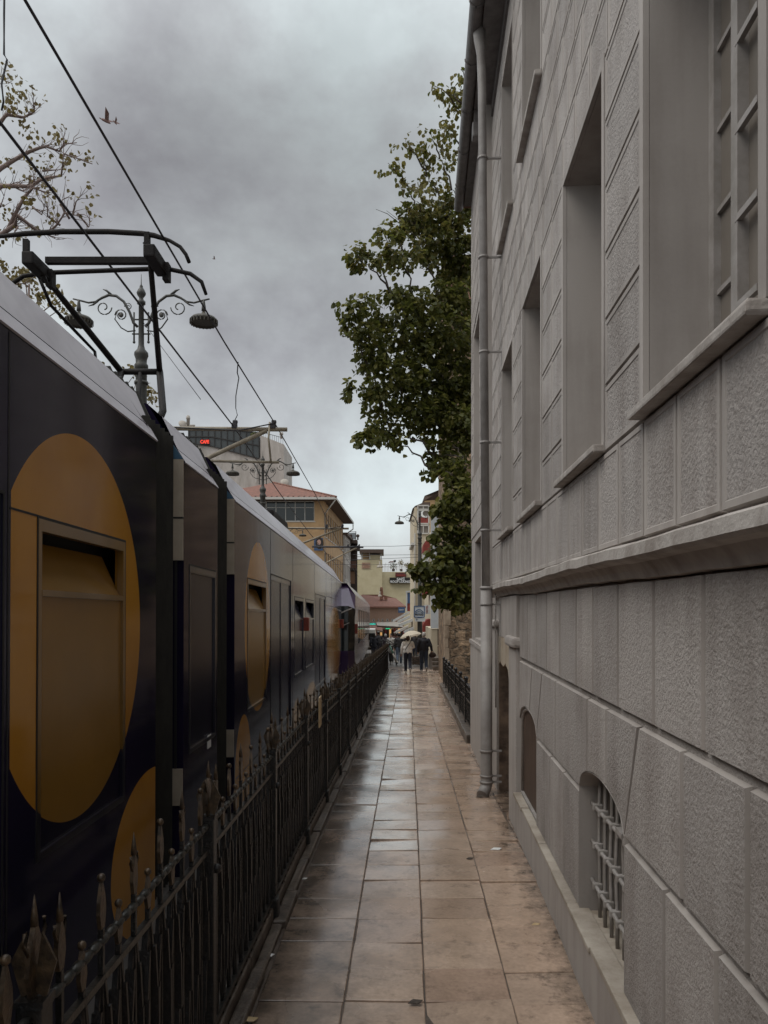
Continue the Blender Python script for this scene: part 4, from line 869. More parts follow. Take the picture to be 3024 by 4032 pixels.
m = MB(); m.ball(at(993, 1712, Yc - .1), .25, 8); m.ball(at(1001, 1710, Yc - .1), .3, 8); single('planter', m, m_leaf, 'planter behind the thin terrace railing', 'planter', 'rooftop planters')
m = MB(); m.lathe(at(1108, 1712, Yc + .2), [(.16, -.5), (.16, -.1), (.26, 0), (.24, .3), (.05, .34)], 10); single('terrace_lantern', m, m_greyawn, 'round lantern at the corner of the terrace railing', 'lantern')
s_ = thing('cafe_sign', 'red lit letters CAFE under the terrace glazing', 'sign', at(805, 1740, Yc - .3))
m = MB(); a = at(789, 1750, Yc - .25); b = at(823, 1730, Yc - .25); m.box(a.x, b.x, Yc - .3, Yc - .1, a.z, b.z); ob('board', m, m_signblack, s_); put_text(s_, 'CAFE', .62, at(806, 1740, Yc - .33), m_neonr, sx=.8, bold=.02)
# grey stained terrace house next along the street
s0 = Vector((cx, Yb, 0)) + u2 * 21.3; zc1 = gz(101) - .5; gh = thing('terrace_house', 'grey stained terrace house between ochre house and timber balconies', 'building', (s0.x, s0.y, zc1))
wn = [(.8 + 2.1 * k, 2.0 + 2.1 * k, 2.2 + 3.3 * j, 4.2 + 3.3 * j) for k in range(4) for j in range(4)]
m, P, nn = facade('g', Vector((s0.x + .2, s0.y, zc1)), u2, 9.5, 14.6, wn, m_greyw, gh)
m.face([P(0, 0), P(0, 14.6), P(0, 14.6) - nn * 8, P(0, 0) - nn * 8]); m.face([P(9.5, 0), P(9.5, 14.6), P(9.5, 14.6) - nn * 8, P(9.5, 0) - nn * 8])
ob('wall', m, m_greyw, gh); win_fill(P, nn, wn, gh, 2, 1)
m = MB(); m.prism([P(-.1, 14.6) + nn * .35, P(9.6, 14.6) + nn * .35, P(9.6, 14.6) - nn * 8, P(-.1, 14.6) - nn * 8], (0, 0, .3)); ob('roof', m, m_soffit, gh)
# timber bay with stacked balconies
Yt = 110; X0 = at(1372, 2390, Yt).x; X1 = at(1404, 2390, Yt).x; Zt = lambda py: at(0, py, Yt).z; zt0 = gz(Yt) - .3
tb = thing('timber_house', 'dark timber house with stacked balconies and glass rail, beside the yellow wall', 'building', (X0, Yt, zt0))
m = MB(); m.box(X0, X0 + .12, Yt, Yt + .12, zt0, Zt(2135)); m.box(X1 - .12, X1, Yt, Yt + .12, zt0, Zt(2165)); m.box(X0, X0 + 1.2, Yt + 2.2, Yt + 2.4, zt0, Zt(2140)); m.box(X0 - 2, X0 + .02, Yt + .3, Yt + 6, zt0, Zt(2140))
ob('frame', m, m_timber, tb)
for a, b, ov in ((2126, 2140, .1), (2150, 2166, .45), (2238, 2246, .0)): m = MB(); m.box(X0 - .1, X1 + ov, Yt - .3, Yt + 2.4, Zt(b), Zt(a)); ob('balcony_floor', m, m_timber, tb)
m = MB()
for k in range(9): x = X0 + .1 + (X1 - X0 - .2) * k / 8; m.bar((x, Yt - .1, Zt(2240)), (x, Yt - .1, Zt(2212)), .07)
m.bar((X0, Yt - .1, Zt(2212)), (X1, Yt - .1, Zt(2212)), .09); ob('balustrade', m, mat('red_brown_wood', (.14, .06, .035), .7), tb)
m = MB()
for k in range(12): z = Zt(2298) + (Zt(2250) - Zt(2298)) * k / 12; m.box(X0 + .12, X1 - .25, Yt + .02, Yt + .06, z, z + .13)
ob('shutter', m, mat('brown_slats', (.2, .11, .06), .7), tb)
m = MB(); m.bar((X0, Yt, Zt(2094)), (X1 - .1, Yt, Zt(2094)), .07); m.bar((X1 - .1, Yt, Zt(2092)), (X1 - .1, Yt, Zt(2130)), .09); m.bar((X0, Yt + .2, Zt(2094)), (X0, Yt + .2, Zt(2130)), .06); ra = ob('roof_rail', m, m_timber, tb)
m = MB(); m.box(X0 + .05, X1 - .15, Yt, Yt + .02, Zt(2124), Zt(2098)); ob('glass', m, mat('pale_rail_glass', (.25, .28, .29), .3), ra)
for px in (1381, 1409): m = MB(); m.tube([at(px, 2126, Yt), at(px, 2108, Yt)], .12, 6); m.ball(at(px, 2110, Yt), .25, 8); single('roof_chair', m, m_timber, 'dark chair %s on the timber roof terrace' % ('behind the glass rail' if px < 1390 else 'outside the end post'), 'chair')
# yellow building with its signs
Yy = 125; zy = gz(Yy) - .5; yb_ = thing('yellow_building', 'pale yellow windowless gable wall with flat-roofed penthouse, end of the street', 'building', at(1505, 2390, Yy)); yb_.location.z = zy
A = lambda px, py, dy=0: at(px, py, Yy + dy)
m = MB(); a, b = A(1402, 2204), A(1505, 2204); m.box(a.x, b.x, Yy, Yy + 8, zy, a.z); a, b = A(1505.2, 2251), A(1645, 2251); m.box(a.x, b.x, Yy + .5, Yy + 8, zy, a.z); a, b = A(1457, 2185), A(1497, 2185); m.box(a.x, b.x, Yy + .2, Yy + 6, A(0, 2205).z, a.z)
ob('wall', m, m_yellow, yb_)
m = MB(); a, b = A(1416, 2178), A(1511, 2164); m.box(a.x, b.x, Yy - .8, Yy + 7, a.z, b.z); ob('roof', m, m_soffit, yb_)
m = MB()
for px in (1404, 1424, 1427, 1455, 1501): a = A(px, 2205, .1); m.bar(a, A(px, 2178, .1), .14)
for py in (2203, 2192): m.bar(A(1402, py, .1), A(1455, py, .1), .1)
w_ = ob('window', m, m_winframe, yb_); m = MB(); a, b = A(1428, 2203, .3), A(1454, 2180, .3); m.face([a, (b.x, a.y, a.z), b, (a.x, a.y, b.z)]); ob('pane', m, m_ochre, w_)
m = MB(); a, b = A(1425, 2239, -.1), A(1458, 2215, -.1); m.box(a.x, b.x, Yy - .1, Yy - .04, a.z, b.z, mi=0)
for k, (q0, q1) in enumerate(((.1, .35), (.1, .8), (.3, .9), (.15, .85))): z = b.z - .18 - .22 * k; m.box(a.x + (b.x - a.x) * q0, a.x + (b.x - a.x) * q1, Yy - .12, Yy - .1, z - .05, z + .03, mi=1)
single('banner', m, [mat('faded_banner', (.42, .28, .2), .8), mat('banner_marks', (.3, .14, .09), .8)], 'faded salmon banner hanging on the yellow wall under the penthouse', 'banner')
sg = thing('roof_lounge_sign', 'black sign with white letters on the yellow wall', 'sign', A(1577, 2296, -.1)); m = MB(); a, b = A(1534, 2296), A(1622, 2274); m.box(a.x, b.x, Yy - .1, Yy + .45, a.z, b.z); ob('board', m, m_signblack, sg)
put_text(sg, 'SAFİ', .56, A(1578, 2280, -.12) + Vector((0, 0, -.02)), m_white, sx=1.15, bold=.018); put_text(sg, 'ROOF LOUNGE', .5, A(1579, 2290.5, -.12), m_white, sx=.98, bold=.018)
m = MB(); a, b = A(1557, 2271), A(1599, 2254); m.box(a.x, b.x, Yy - .05, Yy + .45, a.z, b.z, mi=0); a, b = A(1560, 2269), A(1596, 2262); m.box(a.x, b.x, Yy - .07, Yy - .05, a.z, b.z, mi=1); single('red_sign', m, [mat('maroon', (.12, .03, .025), .6), m_red], 'small maroon and red sign just above the black sign', 'sign')
m = MB()
for k in range(18): p = A(1507 + 6 * k, 2250, .6); m.bar(p, p + Vector((0, 0, .9 + .25 * (k % 3))), .045)
m.bar(A(1507, 2232, .6), A(1612, 2232, .6), .05); single('roof_railing', m, m_greyawn, 'thin pale railing along the roof terrace of the yellow building', 'railing')
def pot(px, Y, h, r, label, matl=m_leaf):
    m = MB(); c = at(px, 2250, Y); m.lathe(c, [(.18, 0), (.24, .35), (.25, .4)], 10, mi=0); 
    for k in range(60): d = Vector((rng.gauss(0, 1), rng.gauss(0, 1), rng.gauss(0, .8))).normalized() * r * rng.uniform(.4, 1); p = c + Vector((0, 0, .4 + h)) + d; q = Vector((rng.uniform(-1, 1), rng.uniform(-1, 1), rng.uniform(-1, 1))) * .13; s = q.orthogonal().normalized() * .09; m.face([p, p + q + s, p + 2 * q, p + q - s], 1)
    m.tube([c, c + Vector((0, 0, .4 + h))], .03, 5, mi=1); single('potted_plant', m, [m_timber, matl], label, 'plant', 'potted plants on the yellow roof terrace')
pot(1549, Yy + .9, .5, .7, 'round dark potted shrub by the flag on the yellow roof terrace'); pot(1580, Yy + .9, 1.0, .55, 'taller potted plant in the middle of the yellow roof terrace', m_youngleaf); pot(1605, Yy + .9, .6, .5, 'potted plant beside the brick chimney', m_youngleaf)
fl = thing('flag', 'small red and white flag drooping on a pole above the yellow roof terrace', 'flag', A(1549, 2240, .4)); m = MB(); m.tube([A(1550, 2245, .4), A(1550, 2206, .4)], .035, 6); m.ball(A(1555, 2209, .4), .2, 8); ob('pole', m, m_black, fl)
m = MB(); 
for k in range(6): 
    a, b = k / 6, (k + 1) / 6; f = lambda t, s: A(1549 - 19 * t, 2208 + 5 * t + 6 * s + 1.2 * math.sin(t * 7), .4 + .2 * math.sin(5 * t)); m.face([f(a, 0), f(b, 0), f(b, .5), f(a, .5)], 0); m.face([f(a, .5), f(b, .5), f(b, 1), f(a, 1)], 1)
ob('cloth', m, [m_red, m_white], fl)
m = MB(); a, b = at(1617, 2345, 120), at(1629, 2219, 120); m.box(a.x, b.x, 120, 120.8, gz(120), b.z, mi=0); m.box(a.x - .06, b.x + .06, 119.94, 120.86, b.z, b.z + .15, mi=0); m.lathe(Vector(((a.x + b.x) / 2, 120.4, b.z + .15)), [(.12, 0), (.12, .25), (.18, .28), (.02, .45)], 8, mi=1); single('chimney', m, [m_brick, m_signblack], 'brick chimney standing right of the black sign', 'chimney')
for (px, py, Y, r, l) in ((1496, 2232, 62, .27, 'pendant street lamp hanging before the upper yellow wall'), (1496, 2347, 72, .2, 'smaller pendant lamp hanging low before the tiled roof'), (1495, 2309, 90, .0, '')):
    if r: m = MB(); c = at(px, py, Y); m.lathe(c, [(r, -.05), (r * .97, 0), (r * .75, .1), (r * .35, .17), (.07, .2), (.07, .42), (.02, .44)], 14); m.tube([c + Vector((0, 0, .43)), c + Vector((0, 0, .75))], .012, 5); single('pendant_lamp', m, m_greyawn, l, 'street lamp', 'pendant lamps over the street')
# low boarded shop house with tiled roof
Yl = 98; zl = gz(Yl); lowh = thing('shop_house', 'low pinkish boarded shop house under a wide tiled roof', 'building', at(1510, 2390, Yl)); lowh.location.z = zl
a, b = at(1430, 2388, Yl), at(1590, 2388, Yl); wn = [((at(px, 0, Yl).x - a.x), (at(px + 9, 0, Yl).x - a.x), at(0, 2449, Yl).z - zl, at(0, 2436, Yl).z - zl) for px in (1467, 1484, 1503, 1521, 1540)]
m, P, nn = facade('l', Vector((a.x, Yl, zl)), (1, 0, 0), b.x - a.x, a.z - zl, wn, m_pinkwood, lowh, depth=.1)
for k in range(26): x = a.x + (b.x - a.x) * k / 26; m.box(x, x + .05, Yl - .04, Yl - .002, at(0, 2433, Yl).z, a.z)
for k in range(6): x = a.x + (b.x - a.x) * k / 6; m.box(x, x + .14, Yl - .07, Yl - .041, at(0, 2452, Yl).z, a.z)
ob('wall', m, m_pinkwood, lowh); win_fill(P, nn, wn, lowh, 1, 1, depth=.1, t=.1)
m = MB(); e = .5; z0 = a.z; r0 = at(1424, 2341, 105); r1 = at(1500, 2341, 105); r2 = at(1560, 2356, 105)
m.face([(a.x - 1, Yl - e, z0), (b.x + .3, Yl - e, z0), r2, r1, r0]); m.face([(b.x + .3, Yl - e, z0), (b.x + .5, Yl + 9, z0), r2]); m.face([(a.x - 1, Yl - e, z0), (b.x + .3, Yl - e, z0), (b.x + .3, Yl - e, z0 - .18), (a.x - 1, Yl - e, z0 - .18)]); m.face([(a.x - 1, Yl - e, z0 - .18), (b.x + .3, Yl - e, z0 - .18), (b.x, Yl + 4, z0 - .18), (a.x - 1, Yl + 4, z0 - .18)])
ob('roof', m, mat('brown_red_tiles', (.25, .115, .08), .85, (.16, .075, .055), 4, 5, .5, 9), lowh)
for px, h, l in ((1502, 2322, 'x'), (1519, 2345, 'y')): m = MB(); c0 = at(px, 2362, 101); c1 = at(px, h + 4, 101); m.box(c0.x - .22, c0.x + .22, 101, 101.5, c0.z, c1.z); (m.lathe((c0.x, 101.25, c1.z), [(.15, 0), (.2, .1), (.2, .3), (.12, .5)], 8) if l == 'x' else None); ob('chimney', m, m_brick, lowh)
# shop fronts and canopies below it
m = MB(); a, b = at(1440, 2520, Yl - .3), at(1600, 2472, Yl - .3); m.box(a.x, b.x, Yl - .25, Yl - .1, gz(Yl), b.z - .2, mi=0)
for k in range(9): x = a.x + (b.x - a.x) * (k + .2) / 9; m.box(x, x + .25, Yl - .3, Yl - .26, gz(Yl) + .5, gz(Yl) + 1.9, mi=1 if k % 2 else 2)
single('goods_display', m, [m_signblack, m_warm, m_red], 'dim display of warm lit goods under the canopies of the low house', 'shop display')
def awning(label, pts, thick, mater, edge=m_winframe, group='shop awnings'):
    t = thing('awning', label, 'awning', pts[0], 0, group); m = MB(); m.prism(pts, (0, 0, thick)); ob('canopy', m, mater, t)
    m = MB(); m.bar(Vector(pts[0]) + Vector((0, -.03, 0)), Vector(pts[1]) + Vector((0, -.03, 0)), .12, .2); ob('valance', m, edge, t)
awning('brown sloping shop canopy under the teal sign', [at(1452, 2478, 84), at(1508, 2487, 80), at(1500, 2465, 92), at(1448, 2456, 92)], .08, m_tile, m_soffit)
awning('grey flat canopy between teal sign and right-hand awnings', [at(1486, 2466, 88), at(1590, 2472, 86), at(1572, 2450, 97), at(1480, 2452, 97)], .06, m_greyawn, m_soffit)
for (p0, p1, Y, l) in (((1547, 2446), (1612, 2410), 74, 'topmost tilted awning of the right-hand shops'), ((1566, 2449), (1622, 2424), 66, 'second tilted awning down, right-hand shops'), ((1569, 2463), (1628, 2440), 60, 'third tilted awning down, right-hand shops'), ((1552, 2494), (1607, 2468), 70, 'lowest long tilted awning, near the white umbrella'), ((1590, 2490), (1645, 2466), 58, 'thin awning edge just left of the lamp pole')):
    a, b = at(*p0, Y), at(*p1, Y); d = Vector((.25, 3.2, .0)); awning(l, [a, b, b + d + Vector((0, 0, .12)), a + d + Vector((0, 0, .12))], .05, m_greyawn, m_whitepan if l[0] in 'ts' else m_winframe)
def led(px, py, Y, w, h, mater, label):
    m = MB(); c = at(px, py, Y); m.box(c.x - w / 2, c.x + w / 2, Y, Y + .08, c.z - h / 2, c.z + h / 2, mi=0)
    for k in range(5): x = c.x - w * .42 + w * .84 * k / 5; m.box(x, x + w * .11, Y - .02, Y - .001, c.z - h * .3, c.z + h * (.32 if k % 2 else .2), mi=1)
    single('led_sign', m, [m_signblack, mater], label, 'sign')
led(1467, 2457, 83, .85, .24, m_neont, 'teal lit sign on top of the brown canopy'); led(1528, 2475, 82, .62, .18, m_neong, 'green lit sign under the grey canopy')
m = MB(); c = at(1634, 2458, 60); m.box(c.x - .2, c.x + .2, 60, 60.1, c.z - .25, c.z + .25, mi=0)
for k in range(7): t = k * .9; m.tube([c + Vector((.15 * math.cos(t), -.03, .19 * math.sin(t))), c + Vector((.15 * math.cos(t + 2), -.03, .19 * math.sin(t + 2)))], .028, 5, mi=1)
single('neon_sign', m, [m_signblack, m_neonr], 'round red neon sign beside the lamp pole', 'sign')

# right-hand row of shops
def blk(name, label, boxes, mater, cat='building'):
    m = MB(); x = boxes[0]; 
    for b in boxes: m.box(*b)
    t = thing(name, label, cat, (x[0], x[2], x[4])); ob('wall', m, mater, t); return t
Yr = 57; q = lambda px, py, Y=Yr: at(px, py, Y); zr = gz(Yr) - .3
bay = blk('bay_house', 'narrow cream bay house with red crescent flag in its window', [(q(1631, 0).x, q(1692, 0).x, Yr, Yr + 9, zr, q(0, 1996).z)], m_cream)
wn = [(1645, 1688, 1991, 2006), (1645, 1688, 2010, 2062), (1645, 1688, 2069, 2101)]
for a, b, t_, z_ in wn:
    m = MB(); A0, B0 = q(a, z_), q(b, t_)
    for p0, p1 in (((A0.x, A0.z), (B0.x, A0.z)), ((A0.x, B0.z), (B0.x, B0.z)), ((A0.x, A0.z), (A0.x, B0.z)), ((B0.x, A0.z), (B0.x, B0.z))): m.bar((p0[0], Yr - .06, p0[1]), (p1[0], Yr - .06, p1[1]), .09)
    if t_ < 2000 or t_ > 2065: m.bar(((A0.x + B0.x) / 2, Yr - .05, A0.z), ((A0.x + B0.x) / 2, Yr - .05, B0.z), .07)
    o = ob('window', m, m_winframe, bay); m = MB(); m.face([(A0.x, Yr - .02, A0.z), (B0.x, Yr - .02, A0.z), (B0.x, Yr - .02, B0.z), (A0.x, Yr - .02, B0.z)]); ob('pane', m, m_glass, o)
m = MB(); e = [q(1624, 2000), q(1634, 1990), q(1668, 1976), q(1694, 1976)]; m.prism([q(1624, 2003), q(1634, 1992), q(1670, 1977), q(1694, 1977), q(1694, 1996), q(1634, 1998)], (0, 9.2, 0)); ob('roof', m, m_soffit, bay)
m = MB(); m.bar(q(1633, 2100) + Vector((0, -.05, 0)), q(1633, 2420) + Vector((0, -.05, 0)), .1); m.box(q(1620, 0).x, q(1631, 0).x, Yr, Yr + 5, q(0, 2146).z, q(0, 2136).z); ob('trim', m, m_winframe, bay)
fg = thing('flag', 'red flag with white crescent behind the bay house window', 'flag', q(1666, 2060)); m = MB(); A0, B0 = q(1648, 2060), q(1686, 2012); m.box(A0.x, B0.x, Yr - .1, Yr - .08, A0.z, (A0.z + B0.z) / 2 - .05); ob('cloth', m, m_red, fg)
m = MB(); c = q(1670, 2024); P_ = [(c.x + .26 * math.cos(t), Yr - .1, c.z + .26 * math.sin(t)) for t in [R(100) + R(250) * k / 14 for k in range(15)]] + [(c.x + .09 + .2 * math.cos(t), Yr - .1, c.z + .03 + .2 * math.sin(t)) for t in [R(335) - R(220) * k / 12 for k in range(13)]]; m.prism(P_, (0, .015, 0)); c2 = q(1677, 2038); m.prism([(c2.x + (.15 if k % 2 else .07) * math.cos(k * math.pi / 5), Yr - .1, c2.z + (.15 if k % 2 else .07) * math.sin(k * math.pi / 5)) for k in range(10)], (0, .015, 0)); ob('emblem', m, m_white, fg)
tan = blk('tall_house', 'taller tan house with dark eaves behind the bay house', [(q(1672, 0, 68).x, q(1790, 0, 68).x, 68, 80, gz(68) - .3, q(0, 1962, 68).z)], m_ochre)
m = MB(); m.prism([q(1668, 1972, 68), q(1668, 1962, 68), q(1672, 1952, 68), q(1726, 1930, 67), q(1790, 1905, 67), q(1790, 1962, 68)], (0, 12, 0)); ob('roof', m, m_soffit, tan)
row = blk('shop_row', 'cream shop wall carrying three red dome awnings', [(q(1691, 0, 50).x, 6, 46.5, 56.5, gz(50) - .3, q(0, 2100, 50).z)], m_cream)
for k, (y0, y1) in enumerate(((2127, 2178), (2290, 2341), (2436, 2486))):
    m = MB(); x1 = q(1691, 0, 50).x - .003; zt_, zb_ = q(0, y0, 50).z, q(0, y1, 50).z; w = .47; pr = [(x1, zb_)] + [(x1 - w * math.sin(t), zb_ + .12 + (zt_ - zb_ - .12) * math.cos(t)) for t in [R(90) - R(90) * i / 8 for i in range(9)]]
    pr = [(x1, zb_), (x1 - w, zb_)] + [(x1 - w * math.cos(t), zb_ + .25 + (zt_ - zb_ - .25) * math.sin(t)) for t in [R(90) * i / 8 for i in range(9)]]
    m.prism([(x, 49.0, z) for x, z in pr], (0, 1.8, 0)); single('dome_awning', m, m_red, ['topmost red dome awning, high above the street', 'middle red dome awning behind the linden leaves', 'lowest red dome awning, beside the small white-arrow plate'][k], 'awning', 'red dome awnings')
def board(name, label, px0, px1, py0, py1, Y, mats_, txt=None, size=.2, tm=None, roll=0, sx=1, bold=0, frame=None, th=.05):
    t = thing(name, label, 'sign', at((px0 + px1) / 2, py1, Y)); a, b = at(px0, py1, Y), at(px1, py0, Y); m = MB(); m.box(a.x, b.x, Y, Y + th, a.z, b.z); ob('board', m, mats_, t)
    if txt: put_text(t, txt, size, Vector(((a.x + b.x) / 2, Y - .006, (a.z + b.z) / 2)), tm, roll=roll, sx=sx, bold=bold)
    return t, a, b
board('shop_sign', 'pale vertical shop sign with ring-like letters below the topmost red awning', 1663, 1690, 2180, 2222, 48.8, m_whitepan, 'S O O', .2, m_signblack, roll=R(-90), sx=1.0)
board('shop_sign', 'pale vertical shop sign with red letters beside the blue framed sign', 1669, 1694, 2382, 2418, 47, m_whitepan, 'VESTEL', .16, m_red, roll=R(90), bold=.004)
t, a, b = board('station_sign', 'blue framed station sign with wave emblem on the lamp pole', 1631, 1671, 2387, 2430, 43.7, m_whitepan)
m = MB()
for p0, p1 in (((a.x, a.z), (b.x, a.z)), ((a.x, b.z), (b.x, b.z)), ((a.x, a.z), (a.x, b.z)), ((b.x, a.z), (b.x, b.z))): m.bar((p0[0], 43.69, p0[1]), (p1[0], 43.69, p1[1]), .05)
ob('border', m, m_blue, t); put_text(t, 'Marmaray', .115, Vector(((a.x + b.x) / 2, 43.69, a.z + .13)), m_signblack, bold=.003)
m = MB(); cxm = (a.x + b.x) / 2; czm = (a.z + b.z) / 2 + .03
m.tube([(cxm - .24, 43.68, czm - .04), (cxm - .1, 43.68, czm + .08), (cxm + .02, 43.68, czm + .12), (cxm + .14, 43.68, czm + .04), (cxm + .23, 43.68, czm - .08)], .022, 5); m.tube([(cxm - .2, 43.68, czm - .1), (cxm - .05, 43.68, czm - .02), (cxm + .1, 43.68, czm - .04), (cxm + .2, 43.68, czm - .12)], .018, 5); m.tube([(cxm - .24, 43.68, czm - .13), (cxm + .22, 43.68, czm - .15)], .015, 5); ob('emblem', m, m_blue, t)
t, a, b = board('arrow_plate', 'small white arrow plate just under the blue framed sign', 1634, 1674, 2433, 2447, 43.7, m_whitepan); m = MB(); c = (a + b) / 2; m.prism([(c.x - .2, 43.69, c.z - .08), (c.x - .17, 43.69, c.z - .08), (c.x - .17, 43.69, c.z + .01), (c.x - .14, 43.69, c.z + .01), (c.x - .185, 43.69, c.z + .08), (c.x - .23, 43.69, c.z + .01), (c.x - .2, 43.69, c.z + .01)], (0, .006, 0)); ob('arrow', m, m_signblack, t)
t, a, b = board('hotel_sign', 'large blue sign over a red panel, left of the lamp pole', 1604, 1633, 2333, 2376, 70, m_blue); m = MB(); m.box(a.x - .12, b.x + .1, 70.06, 70.2, a.z - .7, a.z, mi=1); m.box(a.x - .12, a.x - .02, 70.0, 70.1, a.z - .7, b.z + .1, mi=0); m.bar((a.x - .15, 69.98, b.z + .05), (b.x + .15, 69.98, b.z + .22), .12, mi=0); ob('frame', m, [m_whitepan, m_red], t); put_text(t, 'H', .22, Vector((b.x - .12, 69.99, a.z + .35)), m_white)
t, a, b = board('blue_plate', 'small blue plate on the boarded shop house corner', 1568, 1595, 2391, 2413, 76, m_blue); m = MB(); m.tube([(a.x + .1, 75.98, (a.z + b.z) / 2), (b.x - .1, 75.98, (a.z + b.z) / 2 + .02)], .03, 5); ob('emblem', m, m_whitepan, t)
Yw = 40; wp = thing('white_kiosk_house', 'cream house end with tall blank white panel, next to the stone tower', 'building', (at(1697, 0, Yw).x, Yw, gz(Yw) - .2)); x0 = at(1697, 0, Yw).x
m = MB(); m.prism([at(1697, 2474, Yw), at(1790, 2474, Yw), at(1790, 1960, Yw), at(1724, 2016, Yw), at(1697, 2040, Yw)], (0, .25, 0)); ob('panel', m, m_whitepan, wp)
m = MB(); m.box(x0 + .02, 5.5, Yw + .05, Yw + 5.5, gz(Yw) - .3, at(0, 2476, Yw).z); ob('wall', m, m_cream, wp)
m = MB(); a, b = at(1723, 2640, Yw), at(1731, 2478, Yw); m.box(a.x, b.x, Yw - .02, Yw + .045, a.z - .3, at(0, 2545, Yw).z, mi=1); m.box(a.x, b.x, Yw - .02, Yw + .045, at(0, 2540, Yw).z, b.z, mi=0); ob('door', m, [m_timber, m_brownwall], wp)
m = MB(); z = gz(37)
for k in range(3): a = at(1706 - 2 * k, 2640, 36 - .45 * k); m.box(a.x + .05 * k, 3.6, 37.2 - .4 * k, 39.9 - .0, z - .3, z + .55 - .17 * k, bev=.02)
single('steps', m, m_kerb, 'worn stone steps at the foot of the cream house', 'steps')

# ------------------------------------------------------------------ stone tower
def masonry(name, brick=False):
    m = mat(name, (.3, .22, .15), .9); n, l = nodes(m); p = n['Principled BSDF']; t = n.new('ShaderNodeTexCoord'); sx = n.new('ShaderNodeSeparateXYZ')
    no = n.new('ShaderNodeTexNoise'); no.inputs['Scale'].default_value = 1.9; no.inputs['Detail'].default_value = 3; l.new(t.outputs['Object'], no.inputs['Vector'])
    vs = n.new('ShaderNodeVectorMath'); vs.operation = 'SCALE'; l.new(no.outputs['Color'], vs.inputs[0]); vs.inputs['Scale'].default_value = .62 if not brick else .06
    va = n.new('ShaderNodeVectorMath'); va.operation = 'ADD'; l.new(t.outputs['Object'], va.inputs[0]); l.new(vs.outputs[0], va.inputs[1]); l.new(va.outputs[0], sx.inputs[0])
    cb = n.new('ShaderNodeCombineXYZ'); l.new(math_node(n, l, 'ADD', sx.outputs['X'], sx.outputs['Y']), cb.inputs[0]); l.new(sx.outputs['Z'], cb.inputs[1])
    b = n.new('ShaderNodeTexBrick'); l.new(cb.outputs[0], b.inputs['Vector']); b.inputs['Scale'].default_value = 1; b.inputs['Brick Width'].default_value = .5 if not brick else .3; b.inputs['Row Height'].default_value = .3 if not brick else .085; b.inputs['Mortar Size'].default_value = .025 if not brick else .012; b.inputs['Mortar Smooth'].default_value = .6; b.offset = .37
    C1, C2, C3 = ((.42, .29, .18), (.14, .09, .055), (.2, .15, .1)) if not brick else ((.3, .15, .1), (.2, .1, .07), (.25, .18, .13))
    b.inputs['Color1'].default_value = (*C1, 1); b.inputs['Color2'].default_value = (*C2, 1); b.inputs['Mortar'].default_value = (*C3, 1)
    n2 = n.new('ShaderNodeTexNoise'); n2.inputs['Scale'].default_value = 4.5; n2.inputs['Detail'].default_value = 8; n2.inputs['Roughness'].default_value = .7; l.new(t.outputs['Object'], n2.inputs['Vector'])
    k = n.new('ShaderNodeMapRange'); k.inputs[1].default_value = .35; k.inputs[2].default_value = .65; k.inputs[3].default_value = .25; k.inputs[4].default_value = 1.5; l.new(n2.outputs['Fac'], k.inputs[0])
    vm = n.new('ShaderNodeVectorMath'); vm.operation = 'SCALE'; l.new(b.outputs['Color'], vm.inputs[0]); l.new(k.outputs[0], vm.inputs['Scale']); l.new(vm.outputs[0], p.inputs['Base Color'])
    h = math_node(n, l, 'ADD', math_node(n, l, 'MULTIPLY', b.outputs['Fac'], -1.0), math_node(n, l, 'MULTIPLY', n2.outputs['Fac'], 1.6))
    bb = n.new('ShaderNodeBump'); bb.inputs['Strength'].default_value = 1; bb.inputs['Distance'].default_value = .09 if not brick else .02; l.new(h, bb.inputs['Height']); l.new(bb.outputs[0], p.inputs['Normal']); return m
m_mason = masonry('rubble_masonry'); m_brk = masonry('tower_brickwork', True); m_quoin = mat('dressed_quoins', (.37, .29, .21), .9, (.22, .16, .11), 3, 6, .6, 9)
Yt = 26; tx = at(1753, 0, Yt).x; tw = thing('stone_tower', 'old rough brown stone tower with brick top behind the linden', 'tower', (tx, Yt, gz(Yt) - .5)); ut = Vector((.0456, 1, 0)).normalized(); z0 = gz(Yt) - .8; z1 = 12.2
def slab(m, z0, z1, grow=0, mi=0):
    a = Vector((tx - grow, Yt - grow, 0)); b = a + ut * (9.0 + 2 * grow); c = b + Vector((6, 0, 0)); d = a + Vector((6, 0, 0)); m.prism([Vector((v.x, v.y, z0)) for v in (a, d, c, b)], (0, 0, z1 - z0), mi=mi)
m = MB(); slab(m, z0, z1); ob('wall', m, m_mason, tw); m = MB(); slab(m, z1, z1 + 1.6, .03); slab(m, z1 + 1.6, z1 + 1.75, .12); ob('brick_top', m, m_brk, tw)
m = MB(); z = z0
while z < z1 - .3:
    h = rng.uniform(.28, .5); w = rng.uniform(.08, .2); a = Vector((tx, Yt, 0)); m.box(a.x - .03, a.x + w, Yt - .035, Yt + .35, z + .002, z + h - .002, bev=.02); z += h
ob('quoin', m, m_quoin, tw)
